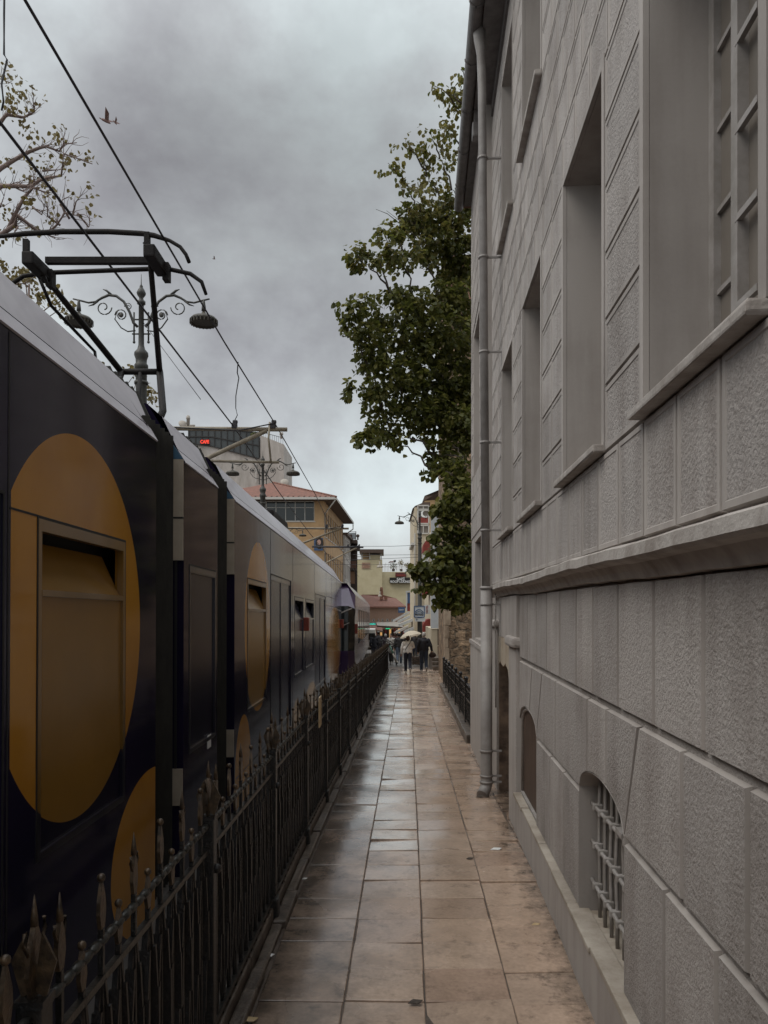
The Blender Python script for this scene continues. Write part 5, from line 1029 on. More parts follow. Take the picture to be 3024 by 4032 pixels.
# ------------------------------------------------------------------ planter and short railing in front of the tower
def qx(Y): return .75 - .0135 * (Y - 12.9) + .0508 * Y     # line of the planter edge
m = MB(); y = 12.95
while y < 25.6:
    ln = rng.uniform(.6, 1.0); a, b = y + .006, y + ln - .006; vs = m.box(0, .2, a, b, -.2, .14 + rng.uniform(-.01, .01), bev=.02)
    for v in vs:
        if v.is_valid: v.co.x += qx(v.co.y) - .02 + rng.gauss(0, .003); v.co.z += gz(v.co.y)
    y += ln
single('planter_kerb', m, m_kerb, 'worn stone kerb edging the planter under the short railing', 'kerb')
m = MB()
for a, b in zip((12.9, 17, 21, 26), (17, 21, 26, 26)):
    if a < b: m.face([(qx(a) + .16, a, gz(a) + .1), (6, a, gz(a) + .2), (6, b, gz(b) + .2), (qx(b) + .16, b, gz(b) + .1)])
o = struct('planter_soil', m, m_bark)
rail = thing('planter_railing', 'short black railing with ball tips in front of the stone tower', 'railing', (qx(13), 13, gz(13)))
ps = [13.0 + 1.75 * k for k in range(8)]
for i, y in enumerate(ps):
    c = Vector((qx(y) + .1, y, gz(y))); m = MB(); t = .03; m.box(c.x - t, c.x + t, y - t, y + t, c.z, c.z + .95, bev=.004); m.ball(c + Vector((0, 0, .98)), .045, 8); ob('post', m, m_black, rail)
    if i == len(ps) - 1: break
    d = Vector((qx(ps[i + 1]) + .1, ps[i + 1], gz(ps[i + 1]))); m = MB()
    for z in (.2, .62, .8): m.bar(c + Vector((0, 0, z)), d + Vector((0, 0, z)), .028)
    for k in range(1, 10): p = c.lerp(d, k / 10); m.bar(p + Vector((0, 0, .2)), p + Vector((0, 0, .86)), .016); m.ball(p + Vector((0, 0, .875)), .024, 6)
    ob('panel', m, m_black, rail)

# ------------------------------------------------------------------ foliage
def leaf(m, p, n_, d, s, mi=0):
    """one folded, pointed leaf of length s at p"""
    d = d.normalized(); b = n_.cross(d)
    if b.length < 1e-4: b = d.orthogonal()
    b.normalize(); n_ = d.cross(b)
    A = [p, p + (d * .3 + b * .42 + n_ * .08) * s, p + (d * .72 + b * .3 + n_ * .05) * s, p + d * s - n_ * .06 * s, p + (d * .72 - b * .3 + n_ * .05) * s, p + (d * .3 - b * .42 + n_ * .08) * s]
    m.face(A, mi)
def rv(): return Vector((rng.gauss(0, 1), rng.gauss(0, 1), rng.gauss(0, 1))).normalized()
linden = thing('linden_tree', 'tall leafy linden tree overhanging the path before the stone tower', 'tree', (2.75, 16.6, gz(16.6)))
LT = [Vector((2.75, 16.6, gz(16.6) - .1)), Vector((2.7, 16.6, 3)), Vector((2.62, 16.7, 6.5)), Vector((2.5, 16.7, 9.5)), Vector((2.35, 16.8, 12.2)), Vector((2.3, 16.8, 14))]
wood = MB(); wood.tube(LT, [.24, .19, .15, .11, .06, .02], 10)
crown = MB()
def trunk_pt(z):
    for a, b in zip(LT, LT[1:]):
        if z <= b.z: return a.lerp(b, max(0, (z - a.z) / (b.z - a.z)))
    return LT[-1]
NODES = [trunk_pt(1.0 + .25 * k) for k in range(52)]
TIPS = [(1000, 148, 17, .3, 0), (938, 186, 17, .28, 0), (962, 200, 17.3, .35, 0), (932, 292, 16.8, .38, 0), (962, 262, 17, .35, 0), (992, 236, 17.4, .4, 0), (1005, 200, 17, .3, 0), (872, 315, 16.5, .3, 0), (838, 352, 16.2, .3, 0), (880, 402, 16.4, .38, 0), (920, 380, 17, .45, 0), (950, 342, 17.2, .42, 0), (1000, 330, 17.5, .45, 0), (915, 330, 17, .35, 0), (900, 435, 16, .4, 0), (975, 410, 17, .5, 0),
 (880, 478, 16.3, .4, 1), (920, 500, 16.5, .5, 1), (965, 470, 17, .55, 1), (1003, 440, 17, .55, 1), (855, 505, 15.8, .35, 1), (832, 508, 15.5, .3, 1), (760, 541, 15, .25, 1), (785, 570, 15, .3, 1), (812, 552, 15.2, .33, 1), (845, 548, 15.5, .4, 1), (880, 560, 15.8, .42, 1), (905, 545, 16.5, .5, 1), (950, 540, 17, .6, 1), (1000, 530, 17, .65, 1), (985, 590, 17.5, .45, 1),
 (755, 668, 14.6, .28, 2), (785, 662, 14.8, .33, 2), (762, 725, 14.8, .3, 2), (800, 735, 15, .42, 2), (822, 690, 15.2, .42, 2), (850, 645, 15.5, .42, 2), (890, 640, 15.8, .5, 2), (905, 690, 16, .6, 2), (850, 725, 15.5, .5, 2), (950, 655, 16.5, .6, 2), (1000, 640, 17, .6, 2), (955, 720, 16, .65, 2), (1003, 710, 16.8, .65, 2), (795, 790, 15, .35, 2), (782, 845, 15, .38, 2), (835, 795, 15.3, .5, 2), (885, 780, 15.8, .6, 2), (940, 790, 16.2, .65, 2), (1000, 790, 16.8, .65, 2), (785, 950, 14.8, .25, 2), (800, 925, 15, .35, 2), (825, 880, 15.2, .45, 2), (870, 860, 15.6, .55, 2), (920, 860, 16, .6, 2), (975, 860, 16.5, .65, 2), (1005, 870, 16.5, .6, 2), (845, 930, 15.3, .32, 2), (890, 915, 15.7, .4, 2), (940, 920, 16, .45, 2), (945, 985, 15.4, .3, 2), (935, 1015, 15, .2, 2), (975, 960, 15.6, .45, 2), (1005, 950, 15.8, .5, 2), (985, 1030, 14.8, .35, 2), (1008, 1010, 15, .35, 2),
 (980, 560, 17, .6, 2), (1008, 590, 17.2, .6, 2), (985, 650, 16.6, .6, 2), (880, 700, 15.6, .5, 2), (925, 750, 15.9, .55, 2), (985, 760, 16.4, .6, 2), (1005, 830, 16.5, .6, 2), (960, 830, 16, .6, 2), (860, 810, 15.3, .45, 2), (815, 840, 15, .4, 2), (775, 690, 14.7, .3, 2), (820, 760, 15, .35, 2), (905, 900, 15.6, .45, 2), (815, 950, 14.8, .28, 2), (850, 955, 15, .25, 2), (985, 905, 15.8, .5, 2), (1010, 920, 15.6, .45, 2), (960, 1000, 15.2, .35, 2), (1005, 1050, 14.6, .3, 2), (1012, 1070, 14.4, .28, 3), (970, 1110, 14.1, .2, 3), (1010, 1170, 14.2, .26, 3), (935, 470, 16.8, .45, 1), (980, 500, 17, .55, 1), (900, 460, 16.4, .35, 1), (950, 430, 17, .45, 0),
 (950, 1098, 14, .16, 3), (985, 1080, 14.2, .28, 3), (1007, 1100, 14.2, .28, 3), (940, 1152, 13.8, .14, 3), (965, 1140, 14, .18, 3), (1000, 1150, 14.2, .26, 3), (962, 1190, 13.8, .26, 3), (1000, 1195, 14, .3, 3), (905, 1232, 13.4, .18, 3), (925, 1225, 13.5, .22, 3), (950, 1225, 13.6, .26, 3), (980, 1235, 13.8, .28, 3), (1007, 1240, 13.9, .28, 3), (915, 1268, 13.4, .14, 3), (945, 1265, 13.5, .22, 3), (975, 1270, 13.6, .26, 3), (1003, 1275, 13.8, .24, 3), (960, 1300, 13.4, .16, 3), (985, 1305, 13.5, .16, 3), (1008, 1305, 13.7, .13, 3)]
for (dx, dy, Y, rad, kind) in sorted(TIPS, key=lambda q: (atd(q[0], q[1], q[2]) - trunk_pt(atd(q[0], q[1], q[2]).z)).length):
    rad *= .84 if kind == 0 else .9 if dx < 860 else 1
    tip = atd(dx, dy, Y); st = min(NODES, key=lambda q: (q - tip).length + 1.1 * max(0, q.z - tip.z + .25) + .12 * abs(tip.z - q.z - .5)); L_ = (tip - st).length
    pts = [st]; dv = (tip - st) / 6; sag = .1 * L_
    for k in range(1, 6): pts.append(st + dv * k + rv() * .05 * L_ + Vector((0, 0, sag * math.sin(math.pi * k / 6))))
    pts.append(tip); q3 = pts[3]; NODES += pts[1:]; r0 = .016 + .011 * L_; wood.tube(pts, [r0 * (1 - .13 * k) for k in range(7)], 6)
    n_l = int(((850 if dx < 900 else 1000) if kind == 2 else 720 if kind == 1 else 520 if kind == 0 else 1250) * rad ** 1.9 * (1.0 if kind < 3 else 1.5)) + 24; s0 = .125 if kind < 3 else .13
    # leaves hang on little sprays round the tip
    ns = max(4, n_l // 9)
    if kind == 0: ns = int(ns * .8)
    for _ in range(ns):
        d = rv(); d.z *= .62; c = tip + d * rad * (rng.random() ** .45) * 1.08
        if kind == 0: c += (st - tip).normalized() * rng.random() * .25
        base = c - (c - tip) * .45; 
        if rng.random() < .3: wood.tube([base, c], .004, 3)
        out = (c - tip); out.z -= .1
        for _ in range(9):
            p = c + rv() * .085 * (1.3 if kind == 0 else 1.0); dd = (out.normalized() if out.length > .01 else rv()) * .7 + rv() * .8 + Vector((0, 0, -.55)); nn_ = Vector((0, 0, 1)) * .9 + rv() * .65; leaf(crown, p, nn_, dd, s0 * rng.uniform(.6, 1.1), 1 if kind == 0 and rng.random() < .6 or kind == 1 and rng.random() < .25 else 0)
    for k in range(int(12 * rad / .35)):         # along the last stretch of the limb
        f = rng.uniform(.55, 1); p = q3.lerp(tip, (f - .55) / .45) + rv() * .12; leaf(crown, p, Vector((0, 0, 1)) + rv() * .7, rv() + Vector((0, 0, -.5)), s0 * rng.uniform(.6, 1))
for a, b in (((835, 455), (900, 515)), ((880, 450), (905, 500)), ((812, 452), (862, 482))): p, q = atd(*a, 15.8), atd(*b, 16.2); wood.tube([q, q.lerp(p, .5) + Vector((0, 0, .05)), p], [.012, .008, .004], 4)
ob('trunk', wood, m_bark, linden); ob('crown', crown, [m_leaf, leafmat('bronze_green_leaves', (.1, .085, .025), (.15, .13, .035), (.2, .175, .05), .5)], linden)
# bare tree coming into leaf at the left edge
bt = thing('bare_tree', 'half bare tree with tufts of young leaves at the left edge of the sky', 'tree', (-8.6, 13, gz(13)))
wd = MB(); cr = MB(); B = lambda x, y, Y=13: atd(x / 4.032, 82.3 + y / 4.032, Y)
base = Vector((-8.6, 13, gz(13) - .1)); top = Vector((-8.4, 13, 7.5)); wd.tube([base, Vector((-8.5, 13, 4)), top], [.28, .22, .16], 10)
BR = [[(-300, 1900), (0, 1690), (150, 1640), (240, 1640), (330, 1675), (385, 1672), (470, 1600), (600, 1568), (690, 1545)], [(330, 1675), (420, 1715), (500, 1760)], [(-100, 1760), (0, 1690), (130, 1570), (240, 1420), (278, 1330), (350, 1380), (440, 1375)], [(-300, 1500), (0, 1280), (120, 1270), (240, 1258), (320, 1215), (400, 1195), (540, 1207), (650, 1140), (790, 1075)], [(-300, 1400), (0, 1120), (100, 1030), (230, 962), (330, 940), (420, 970), (500, 965), (560, 910), (635, 860)], [(-300, 1000), (0, 745), (90, 710), (190, 668), (280, 610), (300, 560)], [(-200, 800), (0, 490), (50, 440), (100, 380)], [(400, 1195), (470, 1160), (520, 1100)], [(500, 1600), (420, 1560), (430, 1500), (380, 1450)], [(600, 1568), (560, 1490), (550, 1390)], [(620, 1560), (680, 1450), (715, 1405)], [(690, 1545), (760, 1630), (780, 1595)], [(240, 1420), (330, 1500), (370, 1420)], [(150, 1640), (160, 1720), (150, 1780)], [(0, 1280), (120, 1330), (230, 1360), (300, 1340)], [(-300, 2200), (0, 2180), (160, 2150), (250, 2080)], [(-100, 1640), (-20, 1450), (60, 1380)]]
def twigs(pts, n, ln):
    for _ in range(n):
        i = rng.randrange(1, len(pts)); f = rng.random(); p = pts[i - 1].lerp(pts[i], f); d = (pts[i] - pts[i - 1]).normalized() + rv() * .75 + Vector((0, 0, .45)); q = p
        for k in range(3): d = (d + rv() * .5).normalized(); q2 = q + d * ln * rng.uniform(.5, 1.1); wd.tube([q, q2], [.007 - .0015 * k, .0055 - .0015 * k], 4); q = q2
        if rng.random() < .16: tuft(q, .12, 14)
def tuft(c, r, n):
    for _ in range(int(n * .32)): p = c + rv() * r * .85 * rng.random() ** .5; leaf(cr, p, rv(), rv() + Vector((.3, 0, -.2)), .085 * rng.uniform(.6, 1.1))
for k, b in enumerate(BR):
    Yk_ = 13 + rng.uniform(-.8, .8); pts = [B(x, y, Yk_) + Vector((0, rng.gauss(0, .12), 0)) for x, y in b]; n = len(pts); r0 = .045 if n > 4 else .02
    if b[0][0] < -50: wd.tube([top - Vector((0, 0, rng.uniform(0, 2.5))), pts[0]], [.1, r0 * 1.2], 7)
    wd.tube(pts, [r0 * (1 - .82 * i / (n - 1)) for i in range(n)], 5); twigs(pts, 5 * n if n > 4 else 2 * n, .12)
for x, y, r, n in ((70, 320, .3, 110), (200, 490, .33, 120), (150, 560, .26, 70), (60, 560, .2, 40), (80, 640, .17, 30), (275, 820, .26, 70), (220, 770, .2, 40), (450, 872, .14, 26), (512, 880, .12, 22), (640, 1050, .2, 50), (560, 1060, .13, 24), (790, 1035, .12, 24), (730, 1060, .1, 16), (420, 1055, .18, 34), (255, 1200, .24, 60), (270, 1080, .16, 34), (440, 1300, .13, 20), (20, 1480, .24, 60), (90, 1565, .16, 30), (160, 1700, .14, 24), (340, 1140, .13, 20), (60, 2030, .26, 90), (120, 2090, .2, 50), (270, 2080, .18, 40), (30, 1960, .15, 30), (280, 2200, .16, 36)): tuft(B(x, y, 13 + rng.uniform(-.4, .4)), r, n)
ob('trunk', wd, m_twig, bt); ob('crown', cr, m_youngleaf, bt)
# small tree tops showing over the tram roof
def smalltree(x, y, z, r, label, n=260):
    t = thing('young_tree', label, 'tree', (x, y, gz(y)), 0, 'young trees beyond the tram'); w_ = MB(); w_.tube([(x, y, gz(y)), (x + .05, y, z * .6), (x, y, z)], [.1, .07, .02], 7); c = MB()
    for k in range(9): d = rv(); d.z = abs(d.z); e = Vector((x, y, z - .6)) + d * r; w_.tube([(x, y, z - 1.2 * rng.random() - .4), e], [.025, .006], 4); [leaf(c, e + rv() * .35 * rng.random(), rv(), rv(), .14 * rng.uniform(.6, 1.1)) for _ in range(n // 9)]
    ob('trunk', w_, m_twig, t); ob('crown', c, m_youngleaf, t)
p = atd(282, 830, 22); smalltree(p.x - .3, 22, p.z + .2, .9, 'young leafy tree just behind the first street lamp pole'); p = atd(62, 632, 19); smalltree(p.x, 19, p.z + .2, .8, 'young leafy tree under the pantograph, at the tram roof edge')

# ------------------------------------------------------------------ birds
def bird(px, py, Y, s, roll, label):
    m = MB(); c = at(px, py, Y); M_ = Matrix.Rotation(roll, 3, 'Y'); f = lambda x, y, z: c + M_ @ Vector((x * s, y * s, z * s))
    m.tube([f(-.5, 0, -.02), f(-.3, 0, 0), f(0, 0, .03), f(.25, 0, .02), f(.4, 0, 0)], [.02 * s, .09 * s, .12 * s, .08 * s, .02 * s], 7)
    for sg in (-1, 1): m.prism([f(-.15, 0, .05), f(.2, 0, .05), f(.22, sg * .5, .45), f(.0, sg * .95, .6), f(-.12, sg * .5, .4)], Vector((0, 0, .02 * s)))
    m.prism([f(-.5, -.12, -.02), f(-.35, 0, .0), f(-.5, .12, -.02), f(-.62, 0, -.03)], Vector((0, 0, .015 * s))); single('bird', m, mat('bird_plumage', (.22, .12, .1), .8, (.1, .06, .05), 5), label, 'bird', 'birds in the sky')
bird(418, 478, 30, .5, .5, 'larger gliding bird of the close pair below the wire'); bird(453, 483, 31, .27, .9, 'smaller bird just right of its companion'); bird(843, 1020, 45, .2, .2, 'tiny lone bird right of the pantograph')

# ------------------------------------------------------------------ people
SKIN = mat('skin', (.42, .25, .18), .6)
def remesh(o, vox, smooth=6):
    md = o.modifiers.new('remesh', 'REMESH'); md.mode = 'VOXEL'; md.voxel_size = vox; md.use_smooth_shade = True
    s = o.modifiers.new('smooth', 'SMOOTH'); s.iterations = smooth; s.factor = .5
    bpy.context.view_layer.update(); dg = bpy.context.evaluated_depsgraph_get(); me = bpy.data.meshes.new_from_object(o.evaluated_get(dg)); o.modifiers.clear(); old = o.data; o.data = me; me.name = o.name; bpy.data.meshes.remove(old)
def cap(m, p, q, r1, r2): m.tube([p, q], [r1, r2], 12); m.ball(p, r1, 10); m.ball(q, r2, 10)
def chain(m, pts, rs):
    for i in range(len(pts) - 1): cap(m, Vector(pts[i]), Vector(pts[i + 1]), rs[i], rs[i + 1])
def person(label, P, H, yaw, c, stride=.22, armL=None, armR=None, lean=0, hair=None, hat=None, long=0, hood=False, strap=None, turn=0):
    t = thing('person', label, 'person', P, yaw); s = H / 1.75; t.scale = (s, s, s); V = lambda x, y, z: Vector((x, y + lean * max(0, z - .9), z))
    armL = armL or [(-.2, 0, 1.41), (-.27, -.06, 1.13), (-.25, .06, .9)]; armR = armR or [(.2, 0, 1.41), (.27, .04, 1.13), (.25, .16, .92)]
    legs = [[(-.09, 0, .9), (-.1, stride * .55, .5), (-.1, stride * .75, .09)], [(.09, 0, .9), (.1, -.02, .5), (.1, -stride * 1.35, .2 if stride > .1 else .09)]]
    if stride < 0: legs = [[(-.1, 0, .9), (-.1, stride * -.0 - .02, .5), (-.1, stride * 1.35, .2)], [(.1, 0, .9), (.1, -stride * .55, .5), (.1, -stride * .75, .09)]]
    m = MB()
    chain(m, [V(0, 0, .98), V(0, 0, 1.15), V(0, 0, 1.36)], [.12, .12, .12]); cap(m, V(-.13, 0, 1.4), V(.13, 0, 1.4), .07, .07); chain(m, [V(0, 0, 1.4), V(0, .02, 1.52)], [.06, .052])
    hc = V(0, .03, 1.63); m.ball(hc, .095, 14, sx=.82, sy=1.0, sz=1.18); Rt = Matrix.Rotation(turn, 3, 'Z'); hd = lambda x, y, z: hc + Rt @ Vector((x, y, z))
    m.ball(hd(0, .06, -.055), .05, 10, sx=.9); cap(m, hd(0, .088, .015), hd(0, .108, -.022), .012, .017)          # jaw, nose
    for sg in (-1, 1): m.ball(hd(sg * .08, -.01, -.01), .022, 8, sx=.5, sz=1.4); m.ball(hd(sg * .032, .078, .02), .014, 8)
    cap(m, hd(-.02, .088, -.06), hd(.02, .088, -.06), .009, .009)
    for A in (armL, armR):
        a, b, w = [V(*q) for q in A]; chain(m, [a, b, w], [.05, .042, .03]); d = (w - b).normalized(); sd = d.orthogonal().normalized() if abs(d.z) < .95 else Vector((0, 1, 0)); sd = (sd - d * sd.dot(d)).normalized(); pm = w + d * .07; up_ = d.cross(sd)
        cap(m, w, pm, .03, .036); m.ball(pm, .036, 8)
        for k, ln in enumerate((.06, .075, .08, .07)): r_ = pm + sd * (.03 - .02 * k) + d * .02; cap(m, r_, r_ + d * ln * .55, .0105, .0095); cap(m, r_ + d * ln * .55, r_ + d * ln * .95 + up_ * .025, .0095, .0085)
        cap(m, w + d * .03 + sd * .03, w + d * .075 + sd * .062 + up_ * .012, .012, .0095)
    for A in legs: a, b, w = [V(*q) for q in A]; chain(m, [a, b, w], [.078, .055, .04]); cap(m, w + Vector((0, -.03, -.03)), w + Vector((0, .1, -.045)), .035, .03)
    cap(m, V(-.07, 0, .93), V(.07, 0, .93), .1, .1)
    body = ob('body', m, SKIN, t, world=False); remesh(body, .0095, 2)
    m = MB()                                              # jacket
    chain(m, [V(0, 0, 1.0 - long), V(0, 0, 1.15), V(0, .0, 1.33)], [.15 + long * .05, .15, .15]); cap(m, V(-.1, 0, 1.0 - long), V(.1, 0, 1.0 - long), .125, .125); cap(m, V(-.11, 0, 1.15), V(.11, 0, 1.15), .12, .12); cap(m, V(-.145, 0, 1.375), V(.145, 0, 1.375), .092, .092); cap(m, V(-.05, -.0, 1.46), V(.05, 0, 1.46), .075, .075)
    for A in (armL, armR): a, b, w = [V(*q) for q in A]; chain(m, [a, b, w], [.082, .07, .054])
    if hood: m.ball(V(0, -.05, 1.5), .1, 10, sy=.7)
    j = ob('jacket', m, c[0], t, world=False); remesh(j, .016, 4)
    m = MB()
    for A in legs: a, b, w = [V(*q) for q in A]; chain(m, [a, b, w], [.108, .085, .068])
    cap(m, V(-.07, 0, .95), V(.07, 0, .95), .125, .125); j = ob('trousers', m, c[1], t, world=False); remesh(j, .015, 4)
    for A in legs:
        m = MB(); w = V(*A[2]); tilt = -.5 if A[2][2] > .12 else 0; M_ = Matrix.Translation(w) @ Matrix.Rotation(tilt * 1.6, 4, 'X'); Q = lambda x, y, z: M_ @ Vector((x, y, z))
        cap(m, Q(0, -.04, -.035), Q(0, .1, -.045), .045, .042); cap(m, Q(0, .0, 0), Q(0, 0, .0), .045, .045); m.box(-.042, .042, -.09, .16, -.09, -.065, bev=.01, M=M_); sh = ob('shoe', m, c[2], t, world=False); remesh(sh, .012, 3)
    if hair:
        m = MB(); m.ball(hd(0, -.018, .02), .105, 14, sx=.86, sy=.98, sz=1.08)
        if hair[1]: cap(m, hd(0, -.06, -.02), hd(0, -.07, -hair[1]), .085, .06); cap(m, hd(-.06, -.03, -.02), hd(-.07, -.02, -hair[1] * .8), .04, .03); cap(m, hd(.06, -.03, -.02), hd(.07, -.02, -hair[1] * .8), .04, .03)
        j = ob('hair', m, hair[0], t, world=False); remesh(j, .013, 3)
    if hat: m = MB(); m.ball(hd(0, -.005, .06), .108, 14, sx=.9, sz=.72); m.box(-.07, .07, .05, .17, .05, .065, bev=.01, M=Matrix.Translation(hc) @ Rt.to_4x4()); j = ob('cap', m, hat, t, world=False); remesh(j, .011, 2)
    if strap: m = MB(); m.tube([V(*q) for q in strap], .016, 6); ob('bag_strap', m, m_signblack, t, world=False)
    return t
def cl(n, c, c2=None): return mat(n, c, .8, c2 or tuple(x * .6 for x in c), 9, 5, .3, 30)
whitej, navy, denim, blackj, greyj, beige, shoe, hairg, hairb, hairl = cl('white_jacket', (.8, .77, .72), (.65, .62, .57)), cl('navy_trousers', (.02, .022, .038)), cl('dark_denim', (.035, .05, .08)), cl('dark_jacket', (.02, .02, .028)), cl('charcoal_jacket', (.035, .032, .032)), cl('light_coat', (.55, .52, .47)), cl('pale_shoes', (.45, .42, .38)), cl('grey_hair', (.4, .38, .36)), cl('dark_hair', (.02, .014, .011)), cl('brown_hair', (.07, .04, .025))
bluejean = cl('worn_jeans', (.11, .14, .19)); plum = cl('plum_jacket', (.07, .045, .06))
def feet(px, Y): return Vector(((px - CX) / F * Y, Y, gz(Y)))
woman = feet(1606, 34.2)
person('person in white jacket and dark trousers walking away under a pale umbrella', woman, 1.66, 0, (whitej, navy, shoe), .24, armL=[(-.2, 0, 1.4), (-.29, .02, 1.13), (-.3, .1, .9)], armR=[(.2, 0, 1.4), (.27, .1, 1.2), (.16, .22, 1.32)], hair=(hairl, .1), strap=[(-.15, -.155, 1.02), (-.06, -.165, 1.2), (.1, -.15, 1.42), (.13, -.02, 1.49)])
person('grey-haired person in dark jacket and dark jeans walking right of the umbrella', feet(1669, 34.9), 1.8, 0, (blackj, denim, shoe), .24, armR=[(.2, 0, 1.41), (.31, -.02, 1.15), (.35, .06, .95)], hair=(hairg, 0), strap=None)
m = MB(); c = feet(1669, 34.9) + Vector((.40, .1, .76)); m.ball(c, .16, 12, sx=1.05, sy=.6, sz=.8); m.tube([c + Vector((-.1, 0, .08)), c + Vector((-.06, 0, .2)), c + Vector((.02, 0, .2)), c + Vector((.06, 0, .1))], .012, 6); single('handbag', m, cl('dark_brown_bag', (.05, .028, .02)), 'dark round bag carried by the grey-haired walker', 'bag')
um = thing('umbrella', 'pale cream umbrella tilted over the walkers in the middle of the path', 'umbrella', woman + Vector((.12, .2, 1.15))); m = MB(); ap = at(1613, 2489, 34.3); ax = Vector((.22, -.12, -1)).normalized(); U = ax.orthogonal().normalized(); Vv = ax.cross(U); Rr = .52; n = 8; rings = []
apx = ap + Vector((0, 0, .06))
for f in (0.02, .35, .7, 1.0):
    ring = []
    for k in range(n * 4):
        t = 2 * math.pi * k / (n * 4); sc_ = 1 - (.045 * f if k % 4 == 2 else .03 * f if k % 4 in (1, 3) else 0); d = U * math.cos(t) + Vv * math.sin(t); ring.append(m.b.verts.new(apx + d * Rr * f * sc_ + ax * (.26 * f ** 1.8 - (.02 * f if k % 4 else 0))))
    rings.append(ring)
for A_, B_ in zip(rings, rings[1:]):
    for k in range(n * 4): m.b.faces.new((A_[k], A_[(k + 1) % (n * 4)], B_[(k + 1) % (n * 4)], B_[k])).smooth = True
m.b.faces.new(rings[0]); mu = leafmat('cream_umbrella_cloth', (.78, .7, .55), (.79, .71, .56), (.8, .72, .57), .35); ob('canopy', m, mu, um)
m = MB(); m.tube([apx - ax * .06, apx + ax * .62, apx + ax * .72 + U * .03, apx + ax * .68 + U * .06], .011, 6); ob('shaft', m, m_signblack, um)
for k in range(n): m = MB(); t = 2 * math.pi * k / n; d = U * math.cos(t) + Vv * math.sin(t); m.tube([apx + ax * .02, apx + d * Rr * .5 + ax * .1, apx + d * Rr * .99 + ax * .255], .005, 4); ob('rib', m, m_signblack, um)
person('person in charcoal jacket, flat cap and worn jeans walking ahead, left of the umbrella', feet(1572, 43.3), 1.72, 0, (greyj, bluejean, cl('dark_shoes', (.03, .025, .025))), -.2, hat=cl('dark_cap', (.04, .035, .04)), hair=(hairb, 0))
person('person in long pale coat facing the path beside the fence end', feet(1540, 44.5), 1.7, R(150), (beige, greyj, shoe), .05, hair=(hairb, 0), long=.3)
person('person with long dark hair in dark coat behind the fence, leftmost of the walkers', feet(1473, 46) + Vector((0, 0, .1)), 1.62, R(15), (blackj, navy, shoe), .05, hair=(hairb, .28), long=.1)
person('person in grey cap and dark coat behind the fence, second from the left', feet(1490, 48) + Vector((0, 0, .1)), 1.72, R(30), (cl('slate_coat', (.06, .055, .06)), navy, shoe), .08, hat=cl('grey_cap', (.2, .19, .18)), hair=(hairb, 0))
person('person in plum hooded jacket half hidden behind the scooter', feet(1518, 49), 1.66, R(-10), (plum, greyj, shoe), .12, hair=(hairg, .05), hood=True)
person('person in brown coat between the capped walker and the umbrella, farther on', feet(1556, 56), 1.7, 0, (cl('rust_coat', (.1, .04, .03)), navy, shoe), .15, hair=(hairl, .1))
person('person in black at the foot of the lamp pole, partly behind the walkers', feet(1634, 50), 1.72, R(160), (greyj, navy, shoe), .05, hair=(hairb, 0))
person('person in pale top near the shop wall, right of the lamp pole', feet(1682, 47), 1.68, R(180), (cl('sand_top', (.35, .31, .26)), denim, shoe), .1, hair=(hairb, .1))
# kick scooter leaning by the fence end
sc_t = thing('kick_scooter', 'green and grey kick scooter parked at the far end of the fence', 'scooter', feet(1555, 41)); b = feet(1555, 41)
mt = mat('mint_scooter_paint', (.12, .28, .22), .4); P0 = at(1560, 2606, 41); P1 = at(1534, 2540, 41)
m = MB(); m.tube([P0, P0.lerp(P1, .5)], .045, 8); m.box(P0.x - .09, P0.x + .09, 41, 41.9, P0.z - .06, P0.z, bev=.02); ob('deck', m, m_greyawn, sc_t); m = MB(); m.tube([P0.lerp(P1, .5), P1], .04, 8); ob('stem', m, mt, sc_t)
m = MB(); m.tube([P1 + Vector((-.3, .05, .04)), P1 + Vector((-.1, 0, .05)), P1, P1 + Vector((.1, 0, .04)), P1 + Vector((.3, .05, .0))], .022, 6); m.box(P1.x - .05, P1.x + .05, 40.95, 41.05, P1.z - .02, P1.z + .1, bev=.01); ob('handlebar', m, m_signblack, sc_t)
for dx, dy in ((0, 0), (.05, .95)): m = MB(); c = Vector((P0.x + dx, 41 + dy, gz(41) + .11)); m.lathe(c, [(.05, -.03), (.11, -.03), (.125, 0), (.11, .03), (.05, .03)], 16, M=Matrix.Rotation(R(90), 3, 'Y')); ob('wheel', m, m_rubber, sc_t)
m = MB(); c = at(1512, 2520, 41.5)
for k in range(3): m.tube([c + Vector((-.35 + .2 * k, .1 * k, .02 * k)), c + Vector((-.1 + .2 * k, .0, -.04)), c + Vector((.1 + .2 * k, .05, -.2))], .025, 6); m.tube([c + Vector((-.1 + .2 * k, 0, -.04)), Vector((c.x + .2 * k - .05, 41.5, gz(41.5)))], .022, 6)
m.tube([c + Vector((-.2, 0, -.35)), c + Vector((.5, 0, -.35))], .03, 6); single('bicycle_stand', m, m_black, 'dark tangle of handlebars leaning behind the fence end', 'bicycle stand')
m = MB(); c = feet(1639, 41.5)
for k in range(3): m.box(c.x - .22, c.x + .22, 41.5, 41.9, c.z + .03 + .15 * k, c.z + .15 + .15 * k, bev=.015)
m.box(c.x - .2, c.x - .14, 41.55, 41.85, c.z, c.z + .5); m.box(c.x + .14, c.x + .2, 41.55, 41.85, c.z, c.z + .5); single('crate_stack', m, m_timber, 'dark stacked crates standing between the two walkers', 'crate')
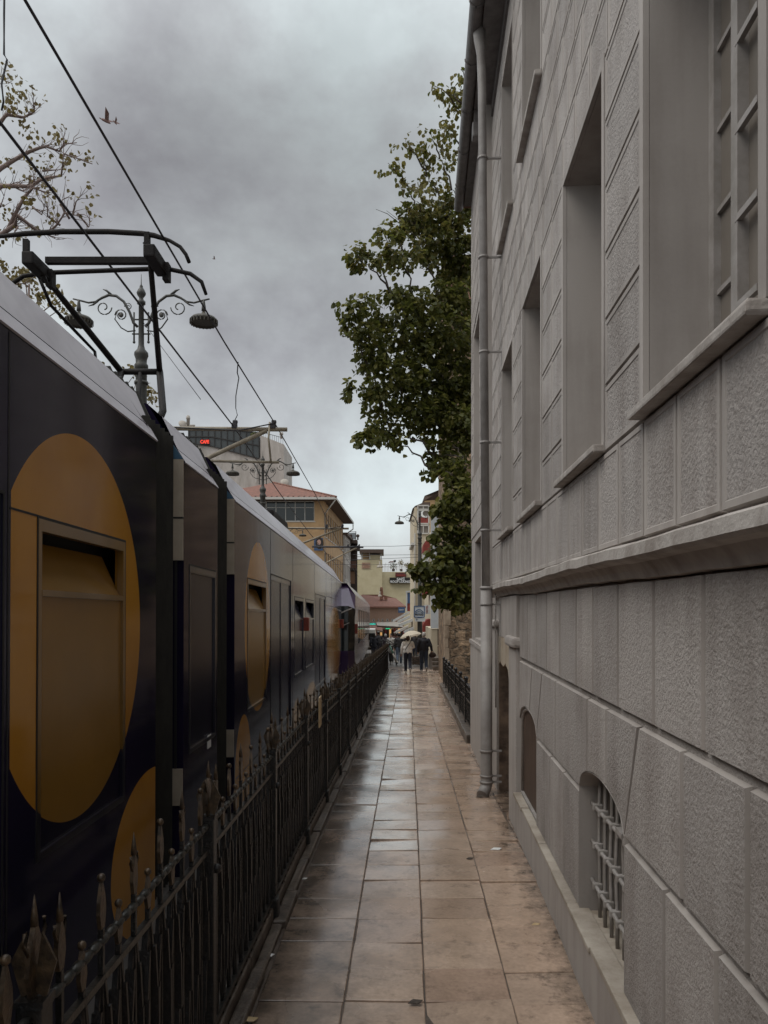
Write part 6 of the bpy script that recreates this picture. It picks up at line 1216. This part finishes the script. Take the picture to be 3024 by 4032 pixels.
# white van in the street
van = thing('parked_van', 'white van standing in the street beyond the tram', 'van', (-.98, 60, gz(60))); vz = gz(60); m = MB(); x0, x1 = -2.1, -.62
m.prism([(x0, 60, vz + .35), (x1, 60, vz + .35), (x1, 60, vz + 1.1), (x1 - .1, 60, vz + 1.9), (x0 + .1, 60, vz + 1.9), (x0, 60, vz + 1.1)], (0, 4.4, 0)); ob('body', m, m_white, van)
m = MB(); m.box(x0 + .14, x1 - .14, 59.96, 60.0, vz + 1.12, vz + 1.65, mi=0); ob('rear_window', m, m_glassdark, van); m = MB(); m.box(x0, x1, 59.93, 60.0, vz + .35, vz + .55, bev=.02); ob('bumper', m, m_black, van)
for x in (x0 + .04, x1 - .14): m = MB(); m.box(x, x + .1, 59.95, 60.0, vz + .7, vz + 1.05); ob('tail_light', m, m_red, van)
for x in (x0 + .05, x1 - .25):
    for y in (60.7, 63.5): m = MB(); m.lathe((x + .1, y, vz + .32), [(.12, -.1), (.3, -.1), (.33, -.05), (.33, .05), (.3, .1), (.12, .1)], 18, M=Matrix.Rotation(R(90), 3, 'Y')); ob('wheel', m, m_rubber, van)
# litter on the wet slabs
for px, py, s, c, l in ((1953, 3343, .05, m_white, 'white paper scrap on the slabs near the downpipe'), (1058, 3762, .035, m_white, 'cigarette end near the kerb, nearest to the fence'), (1200, 3460, .02, m_white, 'tiny white scrap on the dark kerb edge'), (2110, 3640, .03, m_paper, 'pale cigarette end by the wall foot'), (985, 4015, .04, m_paper, 'orange leaf scrap at the bottom edge by the fence'), (1890, 3136, .05, m_bark, 'dark wet leaf beside the downpipe shoe'), (1635, 3945, .04, m_bark, 'dark stain-like leaf on the nearest pale slab'), (1850, 3380, .03, m_bark, 'small dark leaf in the right-hand joint')):
    Y = F * CZ / (py - HZ)
    for _ in range(4): Y = F * (CZ - gz(Y) - .008) / (py - HZ)
    c0 = Vector(((px - CX) / F * Y, Y, gz(Y) + .007)); m = MB(); m.prism([c0 + Vector((-s, -.4 * s, 0)), c0 + Vector((.5 * s, -.5 * s, 0)), c0 + Vector((s, .2 * s, .004)), c0 + Vector((-.3 * s, .5 * s, .003))], (0, 0, .004)); single('litter', m, c, l, 'litter')
m = MB(); c0 = Vector((.87 * CT + 3.22 * ST, 3.22 * CT - .87 * ST, .337)); m.prism([c0 + Vector((-.02, -.03, 0)), c0 + Vector((.02, -.02, 0)), c0 + Vector((.015, .035, .008)), c0 + Vector((-.015, .03, .004))], (0, 0, .006)); single('litter', m, m_white, 'crumpled white scrap lying on the worn plinth ledge', 'litter')
